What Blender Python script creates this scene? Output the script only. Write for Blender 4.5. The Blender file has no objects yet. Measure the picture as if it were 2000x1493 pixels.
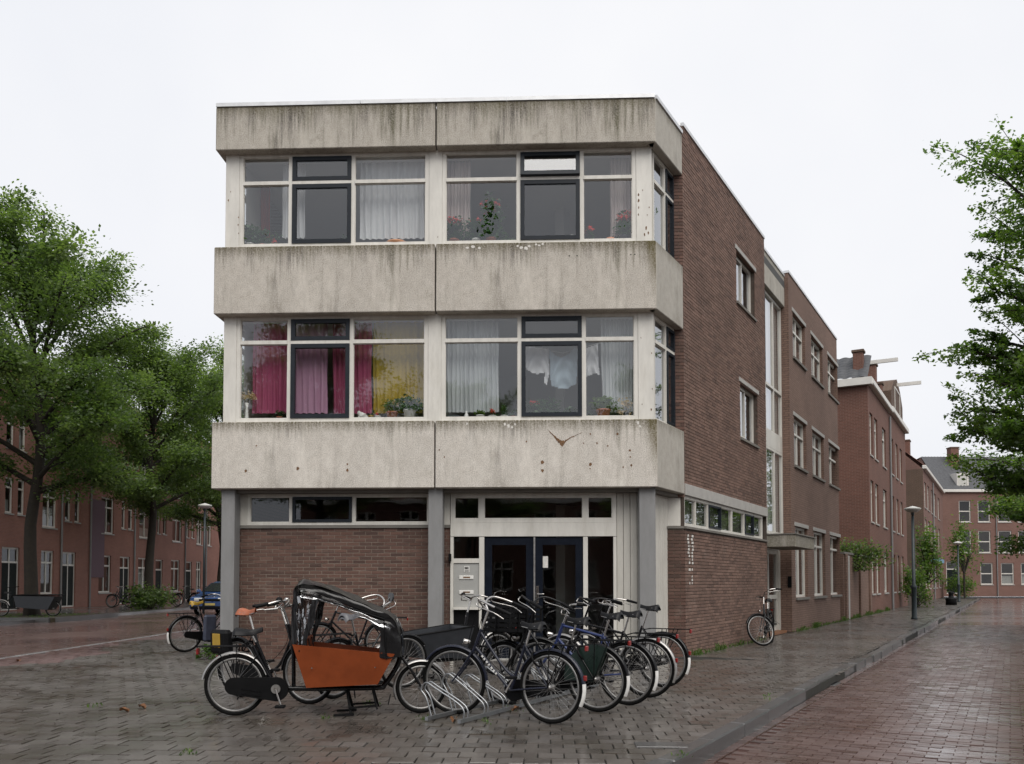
import bpy, bmesh, math, random
import numpy as np
from math import sin, cos, pi, radians, atan2, sqrt
from mathutils import Matrix, Vector
R = random.Random(7)
SC = bpy.context.scene
COL = SC.collection

# ---------------------------------------------------------------- camera
CAM_H, FPX, PITCH, HORIZON = 1.35, 1700.0, radians(2.2), 1137.0
PCY = HORIZON - FPX * math.tan(PITCH)
cam = bpy.data.objects.new('camera', bpy.data.cameras.new('camera'))
COL.objects.link(cam)
cam.location = (0, 0, CAM_H)
cam.rotation_euler = (pi / 2 + PITCH, 0, 0)
cam.data.sensor_width = 36.0
cam.data.lens = 36.0 * FPX / 2000.0
cam.data.shift_y = (PCY - 746.5) / 2000.0
cam.data.clip_end = 2000
SC.camera = cam

# ---------------------------------------------------------------- sky, sun, exposure
SUN_EL, SUN_AZ = 55.0, 163.0
w = bpy.data.worlds.new('World'); SC.world = w; w.use_nodes = True
nt = w.node_tree; nt.nodes.clear()
sky = nt.nodes.new('ShaderNodeTexSky'); sky.sky_type = 'NISHITA'; sky.sun_disc = False
sky.sun_elevation = radians(SUN_EL); sky.sun_rotation = radians(SUN_AZ)
sky.air_density = 1.0; sky.dust_density = 6.0; sky.ozone_density = 1.0
tc = nt.nodes.new('ShaderNodeTexCoord')
nz = nt.nodes.new('ShaderNodeTexNoise'); nz.inputs['Scale'].default_value = 1.6; nz.inputs['Detail'].default_value = 5
cr = nt.nodes.new('ShaderNodeValToRGB')
cr.color_ramp.elements[0].position = 0.3; cr.color_ramp.elements[0].color = (8.1, 8.35, 9.0, 1)
cr.color_ramp.elements[1].position = 0.72; cr.color_ramp.elements[1].color = (9.75, 9.75, 9.9, 1)
mx = nt.nodes.new('ShaderNodeMix'); mx.data_type = 'RGBA'; mx.inputs[0].default_value = 0.93
bg = nt.nodes.new('ShaderNodeBackground'); bg.inputs['Strength'].default_value = 0.058
wo = nt.nodes.new('ShaderNodeOutputWorld')
nt.links.new(tc.outputs['Generated'], nz.inputs['Vector'])
nt.links.new(nz.outputs['Fac'], cr.inputs['Fac'])
nt.links.new(sky.outputs['Color'], mx.inputs[6]); nt.links.new(cr.outputs['Color'], mx.inputs[7])
nt.links.new(mx.outputs[2], bg.inputs['Color']); nt.links.new(bg.outputs[0], wo.inputs['Surface'])
sl = bpy.data.lights.new('sun', 'SUN'); sl.energy = 1.5; sl.angle = radians(50); sl.color = (1.0, 0.96, 0.90)
so = bpy.data.objects.new('sun', sl); COL.objects.link(so)
# Nishita sun_rotation is measured from +Y towards +X
az = radians(SUN_AZ); el = radians(SUN_EL)
sd = Vector((sin(az) * cos(el), cos(az) * cos(el), sin(el)))
so.rotation_euler = sd.to_track_quat('Z', 'Y').to_euler()
vs = SC.view_settings
vs.view_transform = 'Standard'; vs.look = 'None'; vs.exposure = 0.86; vs.gamma = 1.0; vs.use_curve_mapping = False
SC.cycles.use_denoising = True
SC.cycles.max_bounces = 9; SC.cycles.diffuse_bounces = 6; SC.cycles.transparent_max_bounces = 16
SC.cycles.caustics_reflective = False; SC.cycles.caustics_refractive = False

# ---------------------------------------------------------------- helpers
def ray(px, py):
    x = (px - 1000) / FPX; y = (PCY - py) / FPX
    return Vector((x, cos(PITCH) - y * sin(PITCH), sin(PITCH) + y * cos(PITCH)))
def gnd(px, py, z=0.0):                       # point of the ground seen at a place in the photograph
    d = ray(px, py); t = (z - CAM_H) / d.z
    return Vector((d.x * t, d.y * t, z))
def at(px, py, Y):                            # point at distance Y
    d = ray(px, py); t = Y / d.y
    return Vector((d.x * t, Y, CAM_H + d.z * t))

class MB:
    def __init__(s): s.v = []; s.f = []; s.sm = []; s.tone = []; s.t = None
    def add(s, vs, fs, smooth=False):
        o = len(s.v); s.v.extend([tuple(p) for p in vs])
        for f in fs:
            s.f.append(tuple(i + o for i in f)); s.sm.append(smooth); s.tone.append(s.t or 0.0)
        return s
    def box(s, x0, x1, y0, y1, z0, z1):
        return s.add([(x0,y0,z0),(x1,y0,z0),(x1,y1,z0),(x0,y1,z0),(x0,y0,z1),(x1,y0,z1),(x1,y1,z1),(x0,y1,z1)],
              [(0,3,2,1),(4,5,6,7),(0,1,5,4),(1,2,6,5),(2,3,7,6),(3,0,4,7)])
    def cbox(s, x0, x1, y0, y1, z0, z1, c):   # chamfered box
        xs=(x0,x1); ys=(y0,y1); zs=(z0,z1); idx={}; vs=[]
        for i in (0,1):
            for j in (0,1):
                for k in (0,1):
                    sx,sy,sz=(1-2*i)*c,(1-2*j)*c,(1-2*k)*c
                    p=(xs[i],ys[j],zs[k])
                    for a in range(3):
                        q=[p[0]+sx,p[1]+sy,p[2]+sz]; q[a]=p[a]
                        idx[(i,j,k,a)]=len(vs); vs.append(q)
        fs=[]
        for i in (0,1):
            g=lambda j,k,a=0: idx[(i,j,k,a)]
            q=[g(0,0),g(1,0),g(1,1),g(0,1)]; fs.append(q[::-1] if i==0 else q)
            q=[idx[(0,i,0,1)],idx[(1,i,0,1)],idx[(1,i,1,1)],idx[(0,i,1,1)]]; fs.append(q if i==0 else q[::-1])
            q=[idx[(0,0,i,2)],idx[(1,0,i,2)],idx[(1,1,i,2)],idx[(0,1,i,2)]]; fs.append(q[::-1] if i==0 else q)
        for i in (0,1):
            for j in (0,1):
                fs.append([idx[(i,j,0,0)],idx[(i,j,1,0)],idx[(i,j,1,1)],idx[(i,j,0,1)]])
                fs.append([idx[(i,0,j,0)],idx[(i,1,j,0)],idx[(i,1,j,2)],idx[(i,0,j,2)]])
                fs.append([idx[(0,i,j,1)],idx[(1,i,j,1)],idx[(1,i,j,2)],idx[(0,i,j,2)]])
                for k in (0,1): fs.append([idx[(i,j,k,0)],idx[(i,j,k,1)],idx[(i,j,k,2)]])
        return s.add(vs,fs)
    def bar(s, a, b, w, h, up=(0,0,1)):       # rectangular bar from a to b
        a=Vector(a); b=Vector(b); d=(b-a).normalized(); u=Vector(up)
        if abs(d.dot(u))>.98: u=Vector((1,0,0))
        n=d.cross(u).normalized(); u=n.cross(d)
        vs=[]
        for p in (a,b):
            for i,j in ((-1,-1),(1,-1),(1,1),(-1,1)): vs.append(p+n*(i*w/2)+u*(j*h/2))
        return s.add(vs,[(0,1,2,3),(7,6,5,4),(0,4,5,1),(1,5,6,2),(2,6,7,3),(3,7,4,0)])
    def tube(s, pts, r, n=8, cap=True, closed=False):
        P=[Vector(p) for p in pts]; m=len(P); rr=r if hasattr(r,'__len__') else [r]*m
        T=[]
        for i in range(m):
            if closed: d=P[(i+1)%m]-P[i-1]
            else: d=P[min(i+1,m-1)]-P[max(i-1,0)]
            T.append(d.normalized() if d.length>1e-9 else Vector((0,0,1)))
        u=T[0].orthogonal().normalized(); vs=[]
        for i in range(m):
            u=(u-T[i]*u.dot(T[i]))
            u=u.normalized() if u.length>1e-6 else T[i].orthogonal().normalized()
            v=T[i].cross(u)
            for k in range(n):
                a=2*pi*k/n; vs.append(P[i]+(u*cos(a)+v*sin(a))*rr[i])
        fs=[]
        for i in range(m if closed else m-1):
            j=(i+1)%m
            for k in range(n):
                l=(k+1)%n; fs.append((i*n+k,i*n+l,j*n+l,j*n+k))
        s.add(vs,fs,True)
        if cap and not closed:
            s.add(vs[:n],[tuple(range(n))[::-1]]); s.add(vs[-n:],[tuple(range(n))])
        return s
    def torus(s, c, R0, r, nR=32, nr=8, axis='y', flat=1.0):
        c=Vector(c); vs=[]; fs=[]
        for i in range(nR):
            a=2*pi*i/nR
            for k in range(nr):
                b=2*pi*k/nr; q=R0+r*cos(b); h=r*sin(b)*flat
                if axis=='y': vs.append(c+Vector((q*cos(a),h,q*sin(a))))
                else: vs.append(c+Vector((q*cos(a),q*sin(a),h)))
                fs.append((i*nr+k,((i+1)%nR)*nr+k,((i+1)%nR)*nr+(k+1)%nr,i*nr+(k+1)%nr))
        return s.add(vs,fs,True)
    def lathe(s, prof, n=20, c=(0,0,0), smooth=True):
        vs=[];fs=[]
        for r,z in prof:
            for k in range(n):
                a=2*pi*k/n; vs.append((c[0]+r*cos(a),c[1]+r*sin(a),c[2]+z))
        for i in range(len(prof)-1):
            for k in range(n):
                l=(k+1)%n; fs.append((i*n+k,i*n+l,(i+1)*n+l,(i+1)*n+k))
        return s.add(vs,fs,smooth)
    def prism(s, poly, y0, y1, plane='xz'):   # outline extruded along the third axis
        n=len(poly)
        if plane=='xz': vs=[(x,y0,z) for x,z in poly]+[(x,y1,z) for x,z in poly]
        else: vs=[(x,y,y0) for x,y in poly]+[(x,y,y1) for x,y in poly]
        fs=[tuple(range(n)),tuple(range(2*n-1,n-1,-1))]
        for i in range(n):
            j=(i+1)%n; fs.append((i,i+n,j+n,j))
        return s.add(vs,fs)
    def quad(s,a,b,c,d): return s.add([a,b,c,d],[(0,1,2,3)])
    def grid(s, fn, nu, nv, smooth=True):
        vs=[fn(i/nu,j/nv) for j in range(nv+1) for i in range(nu+1)]
        fs=[(j*(nu+1)+i,j*(nu+1)+i+1,(j+1)*(nu+1)+i+1,(j+1)*(nu+1)+i) for j in range(nv) for i in range(nu)]
        return s.add(vs,fs,smooth)
    def xf(s, M, start=0):
        for i in range(start,len(s.v)): s.v[i]=tuple(M@Vector(s.v[i]))
        return s
    def mesh(s, name, mat=None, tone=False, fix=True):
        me=bpy.data.meshes.new(name); me.from_pydata(s.v,[],s.f)
        if fix:
            bm=bmesh.new(); bm.from_mesh(me); bmesh.ops.recalc_face_normals(bm,faces=bm.faces); bm.to_mesh(me); bm.free()
        me.polygons.foreach_set('use_smooth',s.sm)
        if tone:
            at_=me.attributes.new('tone','FLOAT','FACE'); at_.data.foreach_set('value',s.tone)
        if mat: me.materials.append(mat)
        me.update(); return me
    def build(s, name, mat=None, parent=None, loc=None, rz=None, tone=False, fix=True):
        return link(name, s.mesh(name,mat,tone,fix), parent, loc, rz)

def link(name, me, parent=None, loc=None, rz=None):
    o=bpy.data.objects.new(name,me); COL.objects.link(o)
    if parent is not None: o.parent=parent
    if loc is not None: o.location=loc
    if rz is not None: o.rotation_euler=(0,0,rz)
    return o
def tag(o, label, cat, group=None):
    o['label']=label; o['category']=cat
    if group: o['group']=group
    return o
def thing(name, label, cat, loc=(0,0,0), rz=0, group=None):
    o=bpy.data.objects.new(name,None); COL.objects.link(o); o.empty_display_size=.2
    o.location=loc; o.rotation_euler=(0,0,rz)
    return tag(o,label,cat,group)
def structure(o): o['kind']='structure'; return o
def stuff(o): o['kind']='stuff'; return o
def copy_tree(o, parent=None):
    c=o.copy(); COL.objects.link(c); c.parent=parent
    for ch in list(o.children): copy_tree(ch,c)
    return c
def smoothpts(P, k=6):
    P=[Vector(p) for p in P]; out=[]
    for i in range(len(P)-1):
        a=P[max(i-1,0)];b=P[i];c=P[i+1];d=P[min(i+2,len(P)-1)]
        for j in range(k):
            t=j/k; out.append(.5*((2*b)+(c-a)*t+(2*a-5*b+4*c-d)*t*t+(3*b-a-3*c+d)*t**3))
    out.append(P[-1]); return out

# ---------------------------------------------------------------- materials
class NT:
    def __init__(s, name):
        s.m=bpy.data.materials.new(name); s.m.use_nodes=True; s.t=s.m.node_tree
        s.b=s.t.nodes['Principled BSDF']; s.out=s.t.nodes['Material Output']
    def n(s, typ, **kw):
        nd=s.t.nodes.new(typ)
        for k,v in kw.items():
            if k.startswith('i_'):
                key=k[2:]; key=int(key) if key.isdigit() else key.replace('_',' ')
                nd.inputs[key].default_value=v
            else: setattr(nd,k,v)
        return nd
    def l(s,a,b): s.t.links.new(a,b)
    def coord(s, scale=(1,1,1), kind='Object', rot=(0,0,0)):
        tc=s.n('ShaderNodeTexCoord'); mp=s.n('ShaderNodeMapping'); mp.inputs['Scale'].default_value=scale; mp.inputs['Rotation'].default_value=rot
        s.l(tc.outputs[kind],mp.inputs['Vector']); return mp.outputs['Vector']
    def noise(s, vec, scale=5, detail=4, rough=.6):
        nd=s.n('ShaderNodeTexNoise'); nd.inputs['Scale'].default_value=scale; nd.inputs['Detail'].default_value=detail; nd.inputs['Roughness'].default_value=rough
        s.l(vec,nd.inputs['Vector']); return nd.outputs['Fac']
    def ramp(s, fac, stops):
        r=s.n('ShaderNodeValToRGB'); e=r.color_ramp.elements
        while len(e)<len(stops): e.new(.5)
        for i,(p,c) in enumerate(stops):
            e[i].position=p; e[i].color=(c,c,c,1) if not hasattr(c,'__len__') else tuple(c)+(1,)
        s.l(fac,r.inputs['Fac']); return r.outputs['Color']
    def mix(s, fac, a, b, blend='MIX'):
        m=s.n('ShaderNodeMix'); m.data_type='RGBA'; m.blend_type=blend
        for i,x in ((0,fac),(6,a),(7,b)):
            if hasattr(x,'is_linked'): s.l(x,m.inputs[i])
            elif i==0: m.inputs[0].default_value=x
            else: m.inputs[i].default_value=tuple(x)+(1,)
        return m.outputs[2]
    def math(s, op, a, b=None, clamp=False):
        m=s.n('ShaderNodeMath'); m.operation=op; m.use_clamp=clamp
        for i,x in ((0,a),(1,b)):
            if x is None: continue
            if hasattr(x,'is_linked'): s.l(x,m.inputs[i])
            else: m.inputs[i].default_value=x
        return m.outputs[0]
    def bump(s, h, strength=.3, dist=.01):
        b=s.n('ShaderNodeBump'); b.inputs['Strength'].default_value=strength; b.inputs['Distance'].default_value=dist
        s.l(h,b.inputs['Height']); s.l(b.outputs['Normal'],s.b.inputs['Normal'])
    def set(s, col=None, rough=None, metal=None, spec=None, coat=None):
        for k,x in (('Base Color',col),('Roughness',rough),('Metallic',metal),('Specular IOR Level',spec),('Coat Weight',coat)):
            if x is None: continue
            if hasattr(x,'is_linked'): s.l(x,s.b.inputs[k])
            elif k=='Base Color': s.b.inputs[k].default_value=tuple(x)+(1,)
            else: s.b.inputs[k].default_value=x
        return s
def pm(name, col, rough=.5, metal=0, var=.15, scale=6, bump=0, bscale=60, spec=.5, coat=0):
    t=NT(name); v=t.coord(); n=t.noise(v,scale,5,.65)
    lo=tuple(c*(1-var) for c in col); hi=tuple(min(1,c*(1+var)) for c in col)
    t.set(t.ramp(n,[(.3,lo),(.7,hi)]), t.ramp(n,[(.3,max(.02,rough*.85)),(.7,min(1,rough*1.15))]), metal, spec, coat)
    if bump: t.bump(t.noise(v,bscale,3),bump,.004)
    return t.m

def mat_paint(name, col, rough=.45, dirt=.5, dcol=(.12,.09,.06)):
    # weathered paint: flaking dirt specks and vertical runs
    t=NT(name); v=t.coord((1,1,.25)); n=t.noise(v,5,6,.7); sp=t.noise(t.coord(),45,4,.75)
    base=t.ramp(n,[(.3,tuple(c*.80 for c in col)),(.65,col)])
    gm=t.noise(t.coord((3,3,.5)),2.2,5,.7); base=t.mix(t.math('MULTIPLY',t.ramp(gm,[(.52,0.0),(.75,1.0)]),.35),base,(col[0]*.55,col[1]*.52,col[2]*.46))
    mask=t.math('MULTIPLY',t.ramp(sp,[(.64,0.0),(.72,1.0)]),t.ramp(n,[(.5,0.0),(.66,dirt)]))
    t.set(t.mix(mask,base,dcol),rough); t.bump(sp,.08,.003); return t.m

def mat_concrete(name, streak=1.0, moss=.5, base=(.40,.375,.335), side=False, corner=None):
    # object origin lies at the panel's top edge; streaks run down from it
    t=NT(name); v=t.coord()
    big=t.noise(v,1.1,5,.65); mid=t.noise(v,6,5,.7); gr=t.noise(v,62,3,.75)
    c=t.ramp(big,[(.32,tuple(x*.74 for x in base)),(.68,tuple(min(1,x*1.12) for x in base))])
    c=t.mix(.45,c,t.ramp(mid,[(.3,(base[0]*.72,base[1]*.68,base[2]*.64)),(.7,tuple(min(1,x*1.18) for x in base))]))
    k=.35 if side else 1.0
    c=t.mix(t.math('MULTIPLY',t.ramp(gr,[(.35,1.0),(.48,0.0)]),.7*k),c,tuple(x*.34 for x in base))
    c=t.mix(t.math('MULTIPLY',t.ramp(gr,[(.54,0.0),(.66,1.0)]),.55*k),c,tuple(min(1,x*1.45) for x in base))
    sep=t.n('ShaderNodeSeparateXYZ'); t.l(v,sep.inputs[0]); z=sep.outputs['Z']
    runs=t.noise(t.coord((5.2,5.2,.5)),1.0,6,.72); runs2=t.noise(t.coord((19,19,1.0)),1.0,4,.75)
    top=t.n('ShaderNodeMapRange'); top.inputs['From Min'].default_value=-.95; top.inputs['From Max'].default_value=0.0; t.l(z,top.inputs['Value'])
    tp=t.math('POWER',top.outputs['Result'],1.1)
    ln1=t.noise(t.coord((8.5,8.5,.35)),1.0,8,.8); pt=t.noise(t.coord((.9,.9,.15)),1.3,4,.6)
    Lx=t.math('MULTIPLY',t.ramp(ln1,[(.36,0.0),(.66,1.0)]),t.ramp(pt,[(.34,.15),(.58,1.25)]))
    dep=t.math('MULTIPLY',z,-1.0/(.72*streak+.05))
    m1=t.math('ADD',t.math('SUBTRACT',Lx,dep),t.math('MULTIPLY',t.math('SUBTRACT',runs2,.5),.35))
    stain=t.math('MULTIPLY',t.ramp(m1,[(.0,0.0),(.22,.42),(.62,1.0)]),min(.92,.62*streak+.2))
    stain=t.math('MAXIMUM',stain,t.math('MULTIPLY',t.ramp(runs,[(.54,0.0),(.72,1.0)]),.55*streak))
    blot_=t.noise(v,2.3,6,.72); stain=t.math('MAXIMUM',stain,t.math('MULTIPLY',t.ramp(blot_,[(.56,0.0),(.72,1.0)]),.45*streak))
    mossn=t.ramp(t.noise(t.coord((1.3,1.3,.4)),1.3,3),[(.44,(.040,.035,.029)),(.58,(.055,.052,.018))])
    brk=t.ramp(t.noise(v,34,4,.75),[(.34,.42),(.58,1.0)])
    c=t.mix(t.math('MULTIPLY',stain,brk),c,mossn)
    edge=t.n('ShaderNodeMapRange'); edge.inputs['From Min'].default_value=-.20; edge.inputs['From Max'].default_value=0.0; t.l(z,edge.inputs['Value'])
    em=t.math('MULTIPLY',t.math('MULTIPLY',edge.outputs['Result'],t.ramp(t.math('ADD',t.math('MULTIPLY',runs2,.6),t.math('MULTIPLY',brk,.25)),[(.38,0.0),(.58,1.0)])),moss)
    c=t.mix(em,c,(.085,.070,.030))
    if corner:                                   # old moss running down the panel's outer corner
        cx=t.n('ShaderNodeMapRange'); cx.inputs['From Min'].default_value=corner-.42; cx.inputs['From Max'].default_value=corner; t.l(sep.outputs['X'],cx.inputs['Value'])
        cm=t.math('MULTIPLY',t.math('ADD',cx.outputs['Result'],-.25),t.math('ADD',tp,.25))
        cm=t.ramp(t.math('ADD',cm,t.math('MULTIPLY',runs2,.35)),[(.34,0.0),(.72,.9)])
        c=t.mix(t.math('MULTIPLY',cm,brk),c,(.085,.068,.018))
    pale=t.math('MULTIPLY',t.ramp(t.noise(t.coord((3.2,3.2,.45)),1.1,4),[(.54,0.0),(.72,1.0)]),.4)
    c=t.mix(pale,c,tuple(min(1,x*1.3) for x in base))
    t.set(c,.88,spec=.25); t.bump(gr,.4,.008); return t.m

def mat_bricks(name, cols, mortar=None, bw=.22, bh=.0625, wet=0.0):
    # brick texture for walls too far to build brick by brick: runs along local x (or y) and z
    t=NT(name); tc=t.n('ShaderNodeTexCoord'); sp=t.n('ShaderNodeSeparateXYZ'); t.l(tc.outputs['Object'],sp.inputs[0])
    cb=t.n('ShaderNodeCombineXYZ'); t.l(t.math('ADD',sp.outputs['X'],sp.outputs['Y']),cb.inputs[0]); t.l(sp.outputs['Z'],cb.inputs[1])
    b=t.n('ShaderNodeTexBrick'); b.inputs['Scale'].default_value=1.0; b.inputs['Brick Width'].default_value=bw; b.inputs['Row Height'].default_value=bh
    b.inputs['Mortar Size'].default_value=.011; b.inputs['Mortar Smooth'].default_value=.1; b.inputs['Bias'].default_value=-.1
    b.inputs['Color1'].default_value=tuple(cols[0])+(1,); b.inputs['Color2'].default_value=tuple(cols[1])+(1,)
    b.inputs['Mortar'].default_value=tuple(mortar or (.16,.14,.12))+(1,); t.l(cb.outputs[0],b.inputs['Vector'])
    big=t.noise(tc.outputs['Object'],.55,5,.65); fine=t.noise(tc.outputs['Object'],14,4,.7)
    c=t.mix(.38,b.outputs['Color'],t.ramp(big,[(.3,tuple(x*.62 for x in cols[0])),(.7,tuple(x*1.25 for x in cols[1]))]))
    c=t.mix(.25,c,t.ramp(fine,[(.3,tuple(x*.5 for x in cols[0])),(.7,tuple(x*1.4 for x in cols[1]))]))
    t.set(c,.85-wet*.2,spec=.3); t.bump(b.outputs['Fac'],-.35,.008); return t.m

def mat_piece(name, cols, rough=(.6,.9), wet=0, bscale=50, patch=None, crough=.18):
    # separate bricks, pavers, tiles: tone differs from piece to piece
    t=NT(name); at_=t.n('ShaderNodeAttribute',attribute_name='tone'); oi=t.n('ShaderNodeObjectInfo')
    r=t.math('FRACT',t.math('ADD',at_.outputs['Fac'],oi.outputs['Random']))
    k=len(cols); c=t.ramp(r,[(i/(k-1) if k>1 else 0,cc) for i,cc in enumerate(cols)])
    geo=t.n('ShaderNodeNewGeometry'); P=geo.outputs['Position']
    fine=t.noise(P,bscale,4,.7); big=t.noise(P,.8,5,.62)
    c=t.mix(.45,c,t.ramp(fine,[(.3,tuple(x*.55 for x in cols[0])),(.72,tuple(min(1,x*1.35) for x in cols[-1]))]))
    eff=t.noise(P,1.7,5,.7); c=t.mix(t.math('MULTIPLY',t.ramp(eff,[(.60,0.0),(.74,1.0)]),.22 if not wet else 0.0),c,(.34,.30,.26))
    if patch: c=t.mix(t.math('MULTIPLY',t.ramp(big,[(.48,0.0),(.66,1.0)]),patch[1]),c,patch[0])
    if wet:
        wn=t.noise(P,.55,4,.6); rr=t.ramp(wn,[(.36,rough[0]),(.64,rough[1])])
        rr2=t.math('ADD',rr,t.math('MULTIPLY',t.math('SUBTRACT',r,.5),.16))
        t.set(c,t.math('ADD',rr2,.08),spec=1.0)
        t.set(coat=t.ramp(wn,[(.36,wet),(.66,wet*.25)])); t.b.inputs['Coat Roughness'].default_value=crough; t.b.inputs['Coat IOR'].default_value=1.36
    else: t.set(c,t.ramp(fine,[(.3,rough[0]),(.7,rough[1])]),spec=.3)
    t.bump(fine,.22 if not wet else .10,.004); return t.m

def mat_glass(name, base=.11, tint=(.93,.95,.95), ex=2.6):
    t=NT(name); t.t.nodes.remove(t.b)
    lw=t.n('ShaderNodeLayerWeight'); lw.inputs['Blend'].default_value=.5
    fr=t.math('ADD',base,t.math('MULTIPLY',t.math('POWER',lw.outputs['Facing'],ex),1-base))
    gl=t.n('ShaderNodeBsdfGlossy'); gl.inputs['Roughness'].default_value=.015; gl.inputs['Color'].default_value=(.95,.97,1,1)
    wv=t.noise(t.coord(),1.1,2); b=t.n('ShaderNodeBump'); b.inputs['Strength'].default_value=.04; b.inputs['Distance'].default_value=.05
    t.l(wv,b.inputs['Height']); t.l(b.outputs[0],gl.inputs['Normal'])
    tr=t.n('ShaderNodeBsdfTransparent'); tr.inputs['Color'].default_value=tuple(tint)+(1,)
    ms=t.n('ShaderNodeMixShader'); t.l(fr,ms.inputs[0]); t.l(tr.outputs[0],ms.inputs[1]); t.l(gl.outputs[0],ms.inputs[2]); t.l(ms.outputs[0],t.out.inputs[0])
    return t.m
def mat_cloth(name, col, sheer=0.0, var=.12):
    t=NT(name); t.t.nodes.remove(t.b); v=t.coord((1,1,.2)); n=t.noise(v,9,4)
    c=t.ramp(n,[(.3,tuple(x*(1-var) for x in col)),(.7,col)])
    d=t.n('ShaderNodeBsdfDiffuse'); tl=t.n('ShaderNodeBsdfTranslucent'); t.l(c,d.inputs[0]); t.l(c,tl.inputs[0])
    m=t.n('ShaderNodeMixShader'); m.inputs[0].default_value=.3; t.l(d.outputs[0],m.inputs[1]); t.l(tl.outputs[0],m.inputs[2]); o=m
    if sheer:
        tr=t.n('ShaderNodeBsdfTransparent'); o=t.n('ShaderNodeMixShader'); o.inputs[0].default_value=sheer
        t.l(m.outputs[0],o.inputs[1]); t.l(tr.outputs[0],o.inputs[2])
    t.l(o.outputs[0],t.out.inputs[0]); return t.m
def mat_leaf(name, cols, trans=.35):
    t=NT(name); t.t.nodes.remove(t.b)
    at_=t.n('ShaderNodeAttribute',attribute_name='tone')
    k=len(cols); c=t.ramp(at_.outputs['Fac'],[(i/(k-1),cc) for i,cc in enumerate(cols)])
    d=t.n('ShaderNodeBsdfDiffuse'); tl=t.n('ShaderNodeBsdfTranslucent'); gl=t.n('ShaderNodeBsdfGlossy'); gl.inputs['Roughness'].default_value=.45
    t.l(c,d.inputs[0]); t.l(t.mix(1.0,c,(1.7,1.8,.8),'MULTIPLY'),tl.inputs[0])
    m=t.n('ShaderNodeMixShader'); m.inputs[0].default_value=trans; t.l(d.outputs[0],m.inputs[1]); t.l(tl.outputs[0],m.inputs[2])
    o=t.n('ShaderNodeMixShader'); o.inputs[0].default_value=.035; t.l(m.outputs[0],o.inputs[1]); t.l(gl.outputs[0],o.inputs[2])
    t.l(o.outputs[0],t.out.inputs[0]); return t.m

M={}
M['conc_top']=mat_concrete('concrete_streaked',1.35,.8,(.43,.402,.355))
M['conc']=mat_concrete('concrete_aggregate',.95,1.0,(.495,.463,.415))
M['conc_low']=mat_concrete('concrete_pale',.6,1.0,(.575,.543,.495))
M['conc_corner']=mat_concrete('concrete_aggregate_mossy',.95,1.0,(.495,.463,.415),corner=3.79)
M['conc_low_corner']=mat_concrete('concrete_pale_mossy',.75,1.0,(.575,.543,.495),corner=3.79)
M['conc_side']=mat_concrete('concrete_smooth',.45,.35,(.42,.40,.36),True)
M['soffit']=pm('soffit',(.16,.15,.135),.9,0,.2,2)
M['white']=mat_paint('white_paint',(.66,.64,.59),.45,.9)
M['white_clean']=mat_paint('white_paint_clean',(.66,.64,.59),.4,.25)
M['boards']=mat_paint('white_boards',(.58,.56,.51),.5,.5)
M['navy']=pm('navy_paint',(.004,.0065,.013),.45,0,.2,8,spec=.15)
M['anthracite']=pm('dark_sash_paint',(.012,.016,.022),.5,0,.2,8,spec=.25)
M['column']=mat_paint('grey_column_paint',(.22,.22,.22),.6,.7,(.5,.5,.5))
M['greypanel']=pm('grey_panel',(.34,.34,.325),.5,0,.06,3)
M['zinc']=pm('zinc_trim',(.62,.63,.64),.35,.3,.1,4)
M['mortar_dark']=pm('mortar_dark',(.085,.067,.055),.95,0,.25,9,.3,80)
M['mortar']=pm('mortar',(.185,.15,.12),.95,0,.25,9,.3,80)
M['brick']=mat_piece('brown_brick',[(.048,.033,.029),(.10,.058,.046),(.132,.071,.055),(.172,.096,.074),(.09,.057,.048),(.195,.115,.09),(.117,.063,.05)],(.65,.9),patch=((.07,.045,.034),.45))
M['brick_side']=mat_piece('dark_brown_brick',[(.09,.06,.05),(.155,.099,.078),(.198,.124,.097),(.245,.156,.122),(.135,.089,.072),(.27,.175,.138),(.178,.11,.087)],(.75,.95),patch=((.095,.062,.05),.45))
M['brick_tex']=mat_bricks('brown_brick_wall',((.155,.099,.078),(.225,.145,.114)),(.05,.038,.031))
M['brick_red']=mat_bricks('red_brick_wall',((.105,.047,.035),(.165,.075,.055)),(.20,.15,.125))
M['brick_red2']=mat_bricks('orange_red_brick_wall',((.13,.066,.052),(.19,.10,.08)),(.2,.16,.14))
M['brick_left']=mat_bricks('left_brick_wall',((.22,.098,.075),(.30,.14,.108)),(.24,.19,.16))
M['brick_dark']=mat_bricks('dark_gable_brick',((.075,.045,.03),(.11,.066,.045)))
M['room']=pm('room_wall',(.50,.49,.47),.9,0,.05,1)
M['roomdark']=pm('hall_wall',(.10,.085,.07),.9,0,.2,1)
M['glass']=mat_glass('window_glass',.105)
M['glass_dark']=mat_glass('low_window_glass',.07,(.75,.78,.77))
M['glass_far']=mat_glass('house_glass',.05,(.9,.92,.92),4.5)
M['steel']=pm('galvanised_steel',(.32,.33,.34),.35,.9,.15,12)
M['chrome']=pm('chrome',(.50,.48,.46),.2,1.0,.08,8)
M['rim']=pm('weathered_rim',(.24,.235,.23),.45,.8,.25,14)
M['alu']=pm('dull_aluminium',(.36,.35,.34),.4,.85,.12,10)
M['black']=pm('black_paint',(.004,.004,.005),.25,0,.3,9,spec=.3)
M['blackmatt']=pm('black_plastic',(.004,.004,.0045),.6,0,.3,9,spec=.14)
M['rubber']=pm('tyre_rubber',(.006,.006,.006),.8,0,.3,20,spec=.1)
M['bluesteel']=pm('navy_frame_paint',(.008,.010,.022),.28,0,.2,9,spec=.4)
M['blueframe']=pm('blue_frame_paint',(.022,.036,.12),.3,0,.2,9)
M['greenframe']=pm('dark_green_paint',(.010,.022,.017),.3,0,.2,9)
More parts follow.
